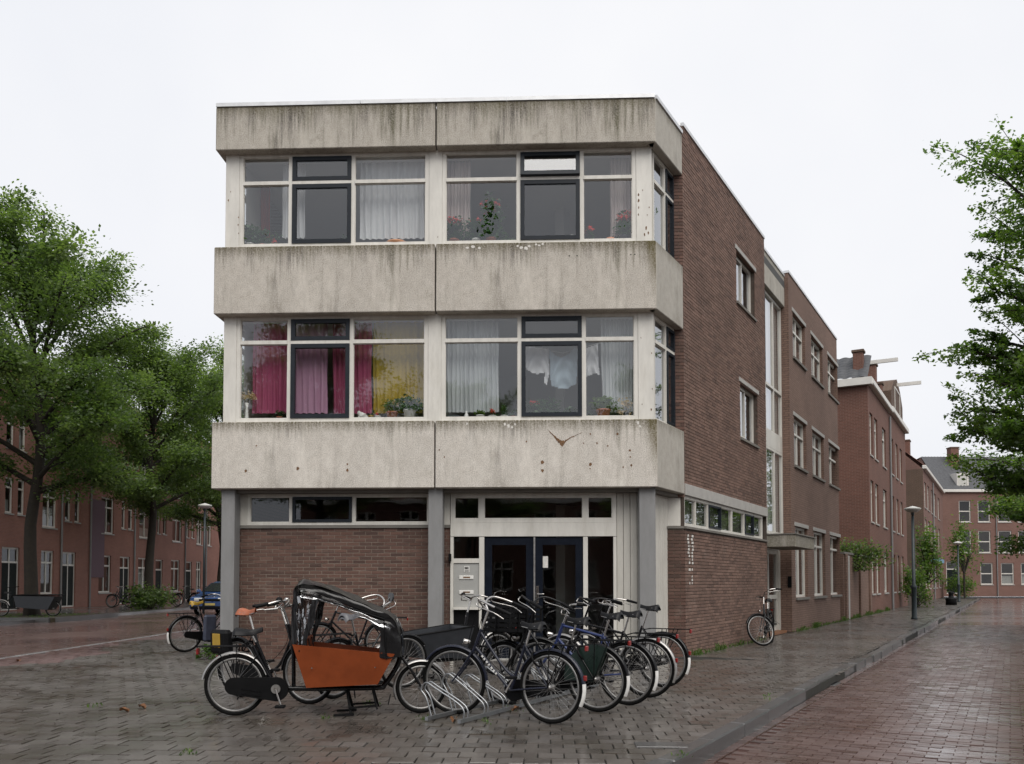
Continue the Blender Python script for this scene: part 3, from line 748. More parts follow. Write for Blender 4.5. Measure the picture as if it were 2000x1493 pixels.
MB().quad((x5,YG+.03,.02),(x6,YG+.03,.02),(x6,YG+.03,zb),(x5,YG+.03,zb)).build('pane',M['glass_dark'],BLD)
MB().box(x0,x7,YG-.10,YG+.2,-.01,.022).build('doorstep',M['stone'],BLD)
# vertical boarding either side of the last column
def boards(xa,xb,loc,rz,y):
    n=max(2,int(round((xb-xa)/.115))); wd=(xb-xa)/n
    for i in range(n): MB().cbox(xa+i*wd+.003,xa+(i+1)*wd-.003,y+R.uniform(0,.003),y+.05,.03,2.9,.005).build('board',M['boards'],BLD,loc,rz)
boards(x7+.004,W-.18,None,None,YG)
Lb=.92; q0=(P3(0,.285)[0]-Lb*cos(SLR),P3(0,.285)[1]-Lb*sin(SLR))
boards(.0,Lb,(q0[0],q0[1],0),SLR,0)
MB().box(x7,W-.1,YG+.055,YG+.2,0,2.9).build('wall_backing',M['soffit'],BLD)
MB().box(0,Lb,.055,.15,0,2.9).build('wall_backing',M['soffit'],BLD,(q0[0],q0[1],0),SLR)
# ---- side wall, first block
T1=6.2
def sh(pa,pb,zlo,zhi): return (ts(pa),ts(pb),zlo,zhi)
h1=[sh(1444,1480,zs(1446,590),zs(1446,490)),sh(1449,1483,zs(1450,855),zs(1450,747))]
zl0,zl1=zs(1346,969),zs(1346,947)
mw_=facade(MB(),0,T1,zl1,ZPAR,h1,.012,.14); mw_.quad((T1,.012,0),(T1,.6,0),(T1,.6,ZPAR),(T1,.012,ZPAR)); mw_.quad((0,.012,0),(0,.012,ZPAR),(0,.3,ZPAR),(0,.3,0))
sw=mw_.build('side_wall',M['mortar_dark'],BLD,CLOC,SLR)
lay_bricks(sw,brick_run(.0,T1-.003,zl1+.003,ZPAR-.01,h1),M['brick_side'],0,seed=8,rest='side_bricks')
zp=zs(1346,1034)
pw=MB().box(.02,T1-.05,.012,.3,0,zp).build('plinth_wall',M['mortar_dark'],BLD,CLOC,SLR)
lay_bricks(pw,brick_run(.0,T1-.04,-.01,zp),M['brick_side'],0,n_ind=300,key=lambda q:q[0]*1.5+abs(q[2]-1.2),seed=9,rest='plinth_bricks')
pr=MB().box(CL[0]-.42,CL[0]-.03,CL[1]+.012,CL[1]+.2,0,zp).build('plinth_return',M['mortar'],BLD)
lay_bricks(pr,brick_run(CL[0]-.42,CL[0]-.004,-.01,zp),M['brick'],CL[1],seed=10,rest='return_bricks')
MB().box(-.02,T1-.03,-.035,.3,zp+.002,zp+.045).build('coping',M['soffit'],BLD,CLOC,SLR)
MB().box(CL[0]-.40,CL[0]-.03,CL[1]-.03,CL[1]+.2,zp+.003,zp+.044).build('coping',M['soffit'],BLD)
for a,b_ in ((.0,2.45),(2.46,4.45),(4.46,T1)): MB().cbox(a,b_,-.02,.2,zl0,zl1,.006).build('concrete_lintel',M['stone'],BLD,CLOC,SLR)
MB().box(.0,T1-.1,.14,.3,2.3,zl0-.002).build('wall_backing',M['soffit'],BLD,CLOC,SLR)
sx=[ts(p,.03) for p in (1335,1360,1384,1409,1431,1455,1473,1490)]
window(BLD,.02,sx[-1],zp+.05,zl0-.004,sx[1:-1],(),.03,.05,.07,M['white_clean'],M['glass_dark'],{(2,0):.035,(5,0):.035},loc=CLOC,rz=SLR,name='strip_window')
MB().cbox(CL[0]-.38,CL[0]-.0,CL[1]+.04,CL[1]+.3,zp+.05,2.9,.006).build('frame_board',M['white_clean'],BLD)
for a,b_,c,d in h1:
    window(BLD,a,b_,c,d,((a*.52+b_*.48),),(),.10,.055,.07,M['white_clean'],M['glass'],{(0,0):.04},loc=CLOC,rz=SLR,sashmat=M['white_clean'])
    MB().cbox(a-.09,b_+.09,-.018,.1,d+.002,d+.10,.005).build('concrete_lintel',M['stone'],BLD,CLOC,SLR)
    MB().box(a-.03,b_+.03,-.04,.12,c-.055,c-.002).build('sill',M['soffit'],BLD,CLOC,SLR)
# white paint daubed on the plinth bricks
m=MB()
for a,b_,c,d in brick_run(.0,T1,-.01,zp):
    if 1.30<c<2.2:
        k=(2.2-c)/.9
        for ctr,wd in ((.16+.09*k,.13-.06*k),(.40-.02*k,.15-.10*k)):
            u0=max(a+.006,ctr-wd/2+R.uniform(-.03,.03)); u1=min(b_-.006,ctr+wd/2+R.uniform(-.03,.03))
            if u1-u0>.02 and R.random()<.92-.3*k: m.add([(u0,-.0045,c+.004),(u1,-.0045,c+R.uniform(.002,.012)),(u1-R.uniform(0,.02),-.0045,d-.003),(u0+R.uniform(0,.02),-.0045,d-R.uniform(.002,.012))],[(0,1,2,3)])
m.build('paint_marks',M['peel'],BLD,CLOC,SLR)
# ---- stair bay
T2=8.88
zq1=zs(1500,554,.1); panel(T1+.02,T2-.02,zq1,ZST,M['conc_side'],.10,.25,CLOC,SLR)
tm=(T1+T2)/2
zr1,zr2,zr3=zs(1504,843,.2),zs(1504,872,.2),zs(1504,1043,.2)
for zq,zr in ((zr1,zq1-.02),(zr3,zr2)):
    window(BLD,T1+.03,T2-.03,zq,zr,(tm-.5,tm+.4),(zs(1515,760,.2),) if zq>5 else (),.2,.07,.09,M['white_clean'],M['glass'],{(0,1):.05} if zq>5 else {},loc=CLOC,rz=SLR,name='stair_window')
MB().box(T1+.03,T2-.03,.2,.29,zr2+.003,zr1-.003).build('spandrel_panel',M['white_clean'],BLD,CLOC,SLR)
MB().box(T1+.001,T2-.001,.32,.5,2.2,9.4).build('stair_wall',M['room'],BLD,CLOC,SLR)
cn=MB().cbox(T1+.02,8.55,-.66,.19,2.2,2.5,.01).build('canopy',M['conc_side'],BLD,CLOC,SLR)
MB().box(T1,8.57,-.69,.18,2.502,2.53).build('canopy_edge',M['soffit'],cn)
window(BLD,T1+.25,T2-.25,.06,2.19,(tm+.1,),(.95,),.32,.09,.07,M['boards'],M['glass_dark'],{},loc=CLOC,rz=SLR,name='side_door')
MB().box(T1+.001,T1+.245,.3,.45,0,2.19).build('frame_board',M['boards'],BLD,CLOC,SLR)
MB().box(T2-.245,T2-.001,.3,.45,0,2.19).build('frame_board',M['boards'],BLD,CLOC,SLR)
MB().box(T1+.2,T2-.2,.1,.4,-.01,.055).build('doorstep',M['wood'],BLD,CLOC,SLR)
MB().box(T2-.02,T2-.012,-.0,.1,1.2,1.5).build('bell_panel',M['blackmatt'],BLD,CLOC,SLR)
# ---- second block
T3=16.55; cols=[(ts(1554),ts(1578)),(ts(1590),ts(1612)),(ts(1622),ts(1641))]
h2=[(a,b_,c,d) for a,b_ in cols for c,d in ((zs(1554,696),zs(1554,609)),(zs(1558,910),zs(1558,815)),(zs(1563,1167),zs(1563,1030)))]
m=facade(MB(),T2,T3,0,ZPAR,h2,0,.14); m.quad((T2,0,0),(T2,0,ZPAR),(T2,.7,ZPAR),(T2,.7,0)); m.quad((T3,0,0),(T3,4,0),(T3,4,ZPAR),(T3,0,ZPAR))
wb=m.build('rear_wall',M['brick_tex'],BLD,CLOC,SLR)
for a,b_,c,d in h2:
    window(BLD,a,b_,c,d,((a+b_)/2,),((d-.45),),.09,.055,.06,M['white_clean'],M['glass'],{},loc=CLOC,rz=SLR)
    MB().cbox(a-.1,b_+.1,-.018,.08,d+.002,d+.11,.005).build('concrete_lintel',M['stone'],BLD,CLOC,SLR)
    MB().box(a-.04,b_+.04,-.05,.09,c-.07,c-.002).build('sill',M['soffit'],BLD,CLOC,SLR)
# inside: rooms, so that the windows look into depth
def room(x0,x1,y0,y1,z0,z1,mat,name='room'):
    m=MB(); m.quad((x0,y0,z0),(x1,y0,z0),(x1,y1,z0),(x0,y1,z0)); m.quad((x0,y0,z1),(x0,y1,z1),(x1,y1,z1),(x1,y0,z1))
    m.quad((x0,y1,z0),(x1,y1,z0),(x1,y1,z1),(x0,y1,z1)); m.quad((x0,y0,z0),(x0,y1,z0),(x0,y1,z1),(x0,y0,z1)); m.quad((x1,y0,z0),(x1,y0,z1),(x1,y1,z1),(x1,y1,z0))
    m.build(name,mat,BLD,fix=False)
for z0,z1 in ((6.4,8.86),(3.3,5.97)):
    room(.3,JX-.05,.52,4.6,z0,z1,M['room']); room(JX+.05,W-.18,.52,4.6,z0,z1,M['room'])
    MB().box(.15,W-.2,.29,.54,z1,z1+.05).build('ceiling_edge',M['room'],BLD)
    z=ZW['up'][0] if z0>6 else ZW['lo'][0]
    MB().box(.15,W-.25,YW+.085,.62,z-.02,z+.035).build('window_board',M['whitepot'],BLD)
    MB().box(.15,W-.25,.5,.56,z0,z-.022).build('breast_wall',M['room'],BLD)
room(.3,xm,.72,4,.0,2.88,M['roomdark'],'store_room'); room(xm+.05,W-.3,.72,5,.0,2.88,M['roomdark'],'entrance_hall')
MB().box(.2,W-.6,.5,5,3.0,3.28).build('floor_slab',M['room'],BLD); MB().box(.2,W-.6,.56,5,6.03,6.38).build('floor_slab',M['room'],BLD)
m=MB(); m.box(.13,.3,.5,11.8,0,4.1); m.box(.13,.3,1.9,11.8,4.1,9.6); m.box(.13,.3,.5,1.9,5.98,7.2); m.build('left_wall',M['brick_tex'],BLD)
for fl in ('up','lo'):
    z0,z1,tz=ZW[fl]; window(BLD,9.9,11.45,z0,z1,(10.7,),(tz,),.15,.06,.07,M['white'],M['glass'],loc=(0,11.8,0),rz=-pi/2)
m=MB(); m.prism([(CL[0]-.6,P3(0,0)[1]+.4),(P3(3.4,.5)),(P3(5.4,.5)),(P3(6.1,.5)),(P3(6.1,.8)),(CL[0]-.6,P3(0,0)[1]+.8)],2.3,9.3,'xy'); 
MB().box(.1,16.4,2.5,2.7,0,9.3).build('inner_wall',M['room'],BLD,CLOC,SLR)
# stains and damage with shapes of their own on the panels
def blot(pan,pts,mat,y=-.0025,name='stain'):
    M0=PMX[pan.name].inverted(); lo=[]
    for px,py in pts:
        a,z=fa(px,py,0); z=min(z,PMX[pan.name].translation.z-.014); lo.append(M0@Vector((a,y,z)))
    cx=sum((p for p in lo),Vector())/len(lo)
    MB().add([cx]+lo,[(0,i+1,(i+1)%len(lo)+1) for i in range(len(lo))]).build(name,mat,pan)
def strip_blot(pan,top,bot,mat,name='stain'):
    M0=PMX[pan.name].inverted(); zm=PMX[pan.name].translation.z-.014
    t=[M0@Vector((fa(x,y)[0],-.0025,min(zm,fa(x,y)[1]))) for x,y in top]; b=[M0@Vector((fa(x,y)[0],-.0025,min(zm-.004,fa(x,y)[1]))) for x,y in bot]
    n=len(t); MB().add(t+b,[(i,i+1,n+i+1,n+i) for i in range(n-1)]).build(name,mat,pan)
pl=P['lowr']
def ragged(top,bot,k=4,amp=1.3):
    T_=[];B_=[]
    for i in range(len(top)-1):
        for j in range(k):
            u=j/k; f=lambda P:(P[i][0]+(P[i+1][0]-P[i][0])*u,P[i][1]+(P[i+1][1]-P[i][1])*u)
            a_=f(top);b_=f(bot); g=R.uniform(0,.75)**2; T_.append((a_[0]+R.uniform(-.3,.3),a_[1]+(b_[1]-a_[1])*g*.5)); B_.append((b_[0]+R.uniform(-.3,.3),b_[1]+R.uniform(-amp,amp*.8)))
    return T_,B_
tb=ragged([(1069,838),(1074,843),(1080,848),(1086,853),(1092,857),(1097,861),(1101,860),(1107,858),(1114,854),(1120,851.5),(1127,848.5),(1134,846),(1138,844)],
              [(1069.5,839),(1075,846),(1081,853),(1087,861),(1092,866),(1095,870),(1098,874),(1101,868),(1105,863),(1113,857),(1121,853.5),(1128,850),(1138,845)])
strip_blot(pl,tb[0],tb[1],M['rust'],'rust_stain')
def spot(pan,px,py,r,mat=None,sy=1.2):
    k=R.randint(8,11); blot(pan,[(px+r*R.uniform(.7,1.2)*cos(2*pi*i/k),py+sy*r*R.uniform(.7,1.2)*sin(2*pi*i/k)) for i in range(k)],mat or M['rust'],name='rust_spot')
for px,py,r in ((1059.5,903,3.4),(1059.5,919.5,3),(1153,907,3.2),(1152.5,916,1.2),(1233,909,2.2),(1206,848,2.2),(1153,848,1.6),(1166,866,1.8),(1187,871,1.5),(1230,880,2),(1217,913,1.6),(1231,893,1.5),(1028,863,1.6),(858,879,1.4),(868,893,1.4),(1140,866,1.3)): spot(pl,px,py,r)
for px,py,r in ((480,920,2.8),(581.5,915.5,3),(678.5,918.5,2.6),(678.5,907,1.8),(501,871,1.4)): spot(P['lowl'],px,py,r)
for px,py,r in ((1011,481,2.6),(1018,484,3.6),(1027,485,4.4),(1034,481,3),(1047,478,2.4),(1053,480,2.6),(1060,477,2.6),(913,484,3),(924,482,4),(936,485,3)): spot(P['midr'],px,py,r,M['peel'],.8)
for px,py,r in ((986,829,2.4),(993,832,3),(1000,835,2.4),(1006,829,2),(912,828,2),(1246,826,2.6),(1250,833,2.2)): spot(P['lowr'],px,py,r,M['peel'],1.2)
def chip(px,py,r,sy=2.0):                                  # flaked paint on the window posts
    k=9; lo=[]
    for i in range(k):
        q=R.uniform(.5,1.3); a_,z_=fa(px+r*q*cos(2*pi*i/k),py+sy*r*q*sin(2*pi*i/k),YW-.0145); lo.append((a_,YW-.0145,z_))
    c_=tuple(sum(p[j] for p in lo)/k for j in range(3)); MB().add([c_]+lo,[(0,i+1,(i+1)%k+1) for i in range(k)]).build('paint_chip',M['rust'],BLD)
for px,py,r in ((1247,380,1.5),(1247,392,1.8),(1247.5,406,1.5),(1247,420,1.2),(1262,446,1.8),(1266,455,2),(1259,459,1.6),(1255,372,1),(1268,405,1.1),(1264,420,.9),(446,392,1.3),(450,375,.8),(466,425,1.0),(465,440,1.1),(466,456,1.0),(855,463,.8),(1252,660,.8),(1254,790,1.0),(1273,690,.9),(1274,760,1.0),(1272,800,1.3)): chip(px,py,r)
for px,py in ((1112,500),(1127,500),(1232,498),(1240,497)): spot(P['midr'],px,py,1.6,M['blackmatt'],.7)
# ---------------------------------------------------------------- houses
CURT=mat_cloth('net_curtain',(.55,.54,.50),.25)
def house(name,label,loc,rz,L,H,depth,wins,mat,doors=(),pipes=(),roof=None,rise=3.0,cornice=True,group=None,holes_extra=(),divided=True,curtain=.5,blank=False,gable=False):
    h=thing(name,label,'house',loc,rz,group); r=random.Random(int(L*100+H*10)+len(wins))
    holes=[w_[:4] for w_ in wins]+[d[:4] for d in doors]
    m=facade(MB(),0,L,0,H,holes,0,.13)
    m.quad((0,0,0),(0,0,H),(0,depth,H),(0,depth,0)); m.quad((L,0,0),(L,depth,0),(L,depth,H),(L,0,H)); m.quad((0,depth,0),(0,depth,H),(L,depth,H),(L,depth,0))
    m.build('wall',mat,h)
    for w_ in wins:
        a,b,c,d=w_[:4]; kind=w_[4] if len(w_)>4 else 'plain'
        wd=b-a; vs=((a+b)/2,) if wd>.95 and kind!='single' else (); hs=(d-(d-c)*.28,) if divided else ((c+d)/2,)
        o=window(h,a,b,c,d,vs,hs,.075,.075,.06,M['white_clean'],M['glass_far'],{},sill=.12)
        if r.random()<curtain:
            f=r.uniform(.3,.9); MB().grid(lambda u,v:(a+.05+u*(b-a-.1),.22+.02*sin(u*30),c+.05+v*(d-c-.1)*f),12,1).build('curtain',CURT,o)
    for d in doors:
        a,b,c,e=d[:4]; o=window(h,a,b,c,e,((a+b)/2,) if b-a>1.2 else (),(c+(e-c)*.76,),.075,.075,.06,M['white_clean'],M['glass_far'],{},name='door_frame')
        X=[(a+.08,(a+b)/2-.04),((a+b)/2+.04,b-.08)] if b-a>1.2 else [(a+.08,b-.08)]
        for p,q in X:
            dl=MB().cbox(p,q,.085,.12,c+.02,c+(e-c)*.76-.04,.01).build('door',M['doorgreen'],o)
    for x in pipes: MB().tube([(x,-.07,.0),(x,-.07,H-.2)],.05,8).build('downpipe',M['column'],h)
    if cornice:
        MB().cbox(-.02,L+.02,-.22,.05,H,H+.26,.03).build('cornice',M['cornice'],h)
    if roof:
        y1=min(depth,rise*1.15); z=H+.2
        m=MB(); n=int(L/.30); k=int(sqrt(rise**2+y1**2)/.34)
        # pantiles: rows of shallow ribs
        def f(u,v):
            x=u*L; t=v; st=(v*k)%1.0
            return (x,-.12+t*y1,z+t*rise+.03*abs(sin(pi*u*n))+.03*(1-st))
        m.grid(f,n*2,k*2,False); m.build('roof',roof,h)
        b=MB(); b.quad((0,y1,z+rise),(L,y1,z+rise),(L,depth+2,z+rise*.8),(0,depth+2,z+rise*.8)); b.add([(0,0,z-.2),(0,y1,z+rise),(0,depth,z-.2)],[(0,1,2)]); b.add([(L,0,z-.2),(L,y1,z+rise),(L,depth,z-.2)],[(0,1,2)])
        b.build('roof_gable',mat,h)
    else: MB().quad((0,0,H),(L,0,H),(L,depth,H),(0,depth,H)).build('roof',M['roofing'],h)
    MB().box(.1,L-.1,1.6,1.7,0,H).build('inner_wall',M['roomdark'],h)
    return h
XL=-23.0
def yl(px): return -XL*FPX/(1000-px)
def LW(y0,pa,pb,c,d,*k): return (yl(pa)-y0,yl(pb)-y0,c,d,*k)
rows=((4.3,6.15),(7.35,9.05))
def both(y0,pa,pb,lo=4.3): return [LW(y0,pa,pb,lo,6.15),LW(y0,pa,pb,lo+3,9.05)]
y0=33.0
g='terraced houses along the far side of the street'
house('terraced_house','brick house with double dark doors behind the large tree, at the picture\'s left edge',(XL,y0,0),pi/2,yl(120)-y0,10.2,9,
  both(y0,7,23,4.5)+both(y0,32,46,4.5)+both(y0,81,109,4.05)+[LW(y0,80,105,.75,2.9)]+[(1,1.7,4.3,6.1),(3.3,4.9,4.1,6.1),(1,2.4,.8,2.9)],M['brick_left'],[(yl(3)-y0,yl(38)-y0,.05,2.95)],(yl(119)-y0-.1,),M['rooftile_red'],group=g)
y0=yl(120)
house('terraced_house','brick house with a pale drainpipe and a purple wall panel between two trees',(XL,y0,0),pi/2,yl(263)-y0-.01,10.2,9,
  both(y0,125,137,4.5)+both(y0,144,155,4.5)+both(y0,196,221,4.1)+both(y0,236,244,4.5)+both(y0,249,258,4.5)+[LW(y0,193,217,.75,2.85)],M['brick_left'],
  [LW(y0,122,148,.05,2.9),LW(y0,234,254,.05,2.85)],(yl(174)-y0,yl(262)-y0-.1),M['rooftile_red'],group=g)
hp=bpy.data.objects[-1] if False else None
y0=yl(263)
house('terraced_house','brick house with tall white-framed windows behind the second tree',(XL,y0,0),pi/2,yl(362)-y0-.01,10.2,9,
  both(y0,271,295,4.1)+both(y0,306,312,4.5)+both(y0,317,324,4.5)+both(y0,336,354,4.1)+[LW(y0,270,293,.6,2.85),LW(y0,334,351,.7,2.85)],M['brick_left'],
  [LW(y0,304,318,.05,2.8)],(yl(361)-y0-.1,),M['rooftile_red'],group=g)
y0=yl(362)
house('terraced_house','brick house farthest down the left street, behind the blue car',(XL,y0,0),pi/2,14,10.2,9,
  both(y0,363,368,4.5)+both(y0,373,378,4.5)+both(y0,383,394,4.1)+both(y0,405,412,4.1)+[LW(y0,383,393,.7,2.85)],M['brick_left'],[LW(y0,363,375,.05,2.8)],(yl(401)-y0,),M['rooftile_red'],group=g)
# the purple panel on the second house
pn=MB().box(yl(177),yl(195),0,0.05,.2,6.9); o=MB().box(0,1.5,-.03,.0,1.6,5.9).build('wall_panel',pm('mauve_panel',(.10,.055,.075),.6),[q for q in bpy.data.objects if q.name.startswith('terraced_house')][1]); o.location=(yl(177)-yl(120),0,0)

# right-hand row beyond the corner building
def SW(t0,pa,pb,c,d,*k): return (ts(pa)-t0,ts(pb)-t0,c,d,*k)
tA,tM,tB,tC,tD=ts(1700),ts(1741),ts(1772),ts(1806),ts(1843)
g2='red brick houses along the side street'
def sideloc(t): p=side(t,0); return (p.x,p.y,0)
HR=at(1700,742,36.1).z
LV=((.85,2.75),(3.95,5.75),(6.85,8.7))
wl=[SW(tA,a,b,c,d,'single') for a,b in ((1703,1708.5),(1712,1718),(1727,1734)) for c,d in LV]
h=house('red_house','tall red brick house with white cornice, grey tiled roof and two chimneys',sideloc(tA),SANG,tM-tA,HR,8,wl,M['brick_red'],(),(tM-tA-.15,),None,group=g2)
# its hipped roof, chimneys and hoisting beams
m=MB(); Lh=tM-tA
m.grid(lambda u,v:(.0+v*1.4+.0,.0+u*6,HR+.25+v*1.25+.06*abs(sin(u*42))+.04*(1-(v*8)%1)),84,16,False); m.build('roof_slope',M['rooftile'],h)
MB().quad((0,-.1,HR+.25),(Lh,-.1,HR+.25),(Lh,1.4,HR+1.5),(1.4,1.4,HR+1.5)).build('roof_slope',M['rooftile'],h)
def chimney(p,x,y,z0,z1,s=.55,mat=None):
    c=MB().cbox(x-s/2,x+s/2,y-s/2,y+s/2,z0,z1,.02).build('chimney',mat or M['brick_red'],p); MB().cbox(x-s/2-.05,x+s/2+.05,y-s/2-.05,y+s/2+.05,z1,z1+.12,.02).build('chimney_cap',M['brick_dark'],c)
chimney(h,.75,.45,HR,HR+1.55,.42); chimney(h,4.6,.45,HR,HR+1.8,.5)
for x in (2.1,): MB().bar((x,.6,HR+1.4),(x,-1.0,HR+1.4),.10,.16).build('hoist_beam',M['cornice'],h)
MB().box(-.25,.0,-.2,7,HR-.05,HR+.262).build('side_cornice',M['cornice'],h)
wl=[SW(tM,a,b,c,d,'single') for a,b in ((1744,1748.5),(1753,1757),(1761,1765)) for c,d in LV]
h=house('red_house','narrow red brick house with a curved gable dormer above its cornice',sideloc(tM+.02),SANG,tB-tM,9.9,8,wl,M['brick_red'],(),(),None,group=g2)
L=tB-tM; m=MB(); m.prism([(L*.15,10.1),(L*.85,10.1),(L*.85,11.2),(L*.7,11.9),(L*.5,12.3),(L*.3,11.9),(L*.15,11.2)],.0,1.4); dg=m.build('gable_dormer',M['brick_dark'],h)
window(h,L*.34,L*.66,10.3,11.7,(),(),-.03,.08,.04,M['white_clean'],M['glass_far']); MB().bar((L*.5,.3,12.0),(L*.5,-1.2,12.0),.10,.18).build('hoist_beam',M['cornice'],h)
chimney(h,.6,.6,9.9,11.4,.5)
wl=[SW(tC,a,b,c,d,'single') for a,b in ((1808,1811.5),(1814,1817.5),(1821,1824),(1827,1830),(1834,1837)) for c,d in ((.9,2.9),(3.9,5.8),(6.6,8.4))]
h=house('red_house','lower brick house with a brown gable end and white cornice, farther along the street',sideloc(tC),SANG,tD-tC,9.2,8,wl,M['brick_red2'],(),(8.0,),M['rooftile_red'],2.4,group=g2)
MB().quad((-.02,-.0,0),(-.02,0,9.2),(-.02,8,9.2),(-.02,8,0)).build('gable_end',M['brick_dark'],h)
MB().bar((5.2,-.25,3.0),(12.5,-.25,3.0),.45,.28).build('awning',pm('blue_awning',(.16,.30,.42),.6),h)
chimney(h,9,2,10.5,12.5,.8)
# end of the street
XE=at(1843,1100,81).x
def EW(pa,pb,ya,yb): return (at(pa,1100,81).x-XE,at(pb,1100,81).x-XE,at(1900,yb,81).z,at(1900,ya,81).z,'single')
wl=[EW(a,b,ya,yb) for a,b in ((1875,1898),(1912,1936),(1951,1977),(1990,2014),(2030,2054)) for ya,yb in ((978,1020),(1037,1080))]+[EW(a,b,1100,1142) for a,b in ((1915,1939),(1955,1980),(1994,2018))]
h=house('corner_house','pink-red brick house across the end of the street with grey tiled roof',(XE,81,0),0,16,at(1900,962,81).z,9,wl,M['brick_red2'],[EW(1848,1872,1097,1160)],(at(1945,1000,81).x-XE,),M['rooftile'],3.7,divided=False,curtain=.35)
d0=at(1885,945,81).x-XE; zz=at(1885,953,81).z
dm_=MB().box(d0-.55,d0+.55,.4,2.4,zz,zz+1.45).build('dormer',M['cornice'],h); window(h,d0-.45,d0+.45,zz+.15,zz+1.3,(),(),.36,.08,.04)
chimney(h,at(1863,880,84).x-XE,3.2,12,14.3,.8)
house('street_end_house','pale-windowed brick house closing the left street, glimpsed beside the concrete building',(-23,88,0),0,20,10,8,[(a,a+1.2,c,c+1.8) for a in (1,3.6,6.2,8.8,11.4,14,16.6) for c in (.9,4.1,7.2)],M['brick_left'],(),(),M['rooftile'],3.0)
# garden wall with creeper between the corner building and the red houses
gw0=ts(1646)+.05
wl_=thing('garden_wall','brick garden wall under a creeper between the two brick buildings','wall',sideloc(gw0+.1),SANG)
Lg=tA-gw0-.2
MB().box(0,Lg,0,.25,0,2.35).build('wall',M['brick_tex'],wl_); MB().box(-.0,Lg,-.04,.29,2.352,2.43).build('coping',M['soffit'],wl_)
for x in (.35,Lg*.55,Lg-.3): MB().cbox(x-.18,x+.18,-.08,.0-.002,0,2.35,.01).build('pier',M['brick_tex'],wl_)
MB().cbox(.65,1.0,-.06,-.01,.0,2.3,.01).build('gate_post',M['stone'],wl_)
gw=thing('fence','dark weathered board fence beside the lower brick house','fence',sideloc(tB+.1),SANG)
Lf=tC-tB-.2
for i in range(int(Lf/.28)): MB().cbox(i*.28,i*.28+.27,0,.03,0,2.2+.05*sin(i*2),.004).build('board',pm('dark_board',(.05,.035,.022),.9) if i==0 else bpy.data.materials['dark_board'],gw)

# houses across the junction, behind the photographer; seen only mirrored in the glass
for i,(x,lab) in enumerate(((-17,'brick row house mirrored in the left ground-floor panes'),(-5.5,'brick row house mirrored in the entrance doors'),(6,'brick row house mirrored in the right-hand panes'))):
    wl=[(a,a+1.3,c,c+1.8) for a in (1.0,3.6,6.4,9.0) for c in (.9,4.1)]
    house('row_house',lab,(x+11.4,-25,0),pi,11.4,6.4,8,wl,M['brick_red'],(),(),M['rooftile_red'],1.8,group='houses mirrored in the windows')
# ---------------------------------------------------------------- trees and plants
def leaf_mesh(name,centers,size,mat,seed,tones=None,flat=.55,aspect=.62):
    rng=np.random.default_rng(seed); n=len(centers); C_=np.asarray(centers,float)
    d=rng.normal(size=(n,3)); d[:,2]*=flat; d/=np.linalg.norm(d,axis=1)[:,None]
    nn=rng.normal(size=(n,3)); nn[:,2]=np.abs(nn[:,2])*1.6+.3
    s_=np.cross(d,nn); s_/=np.linalg.norm(s_,axis=1)[:,None]+1e-9
    sz=size*rng.uniform(.65,1.25,n)[:,None]
    up=np.cross(s_,d)
    v=np.stack([C_-d*sz*.5,C_+s_*sz*aspect*.5+up*sz*.06,C_+d*sz*.5,C_-s_*sz*aspect*.5+up*sz*.06],1).reshape(-1,3)
    me=bpy.data.meshes.new(name); me.vertices.add(4*n); me.vertices.foreach_set('co',v.ravel())
    me.loops.add(4*n); me.polygons.add(n)
    me.loops.foreach_set('vertex_index',np.arange(4*n)); me.polygons.foreach_set('loop_start',np.arange(0,4*n,4))
    me.update(calc_edges=True)
    t=np.clip((tones if tones is not None else rng.random(n))*.75+rng.random(n)*.25,0,1)
    a=me.attributes.new('tone','FLOAT','FACE'); a.data.foreach_set('value',t.astype(np.float32))
    me.materials.append(mat); return me
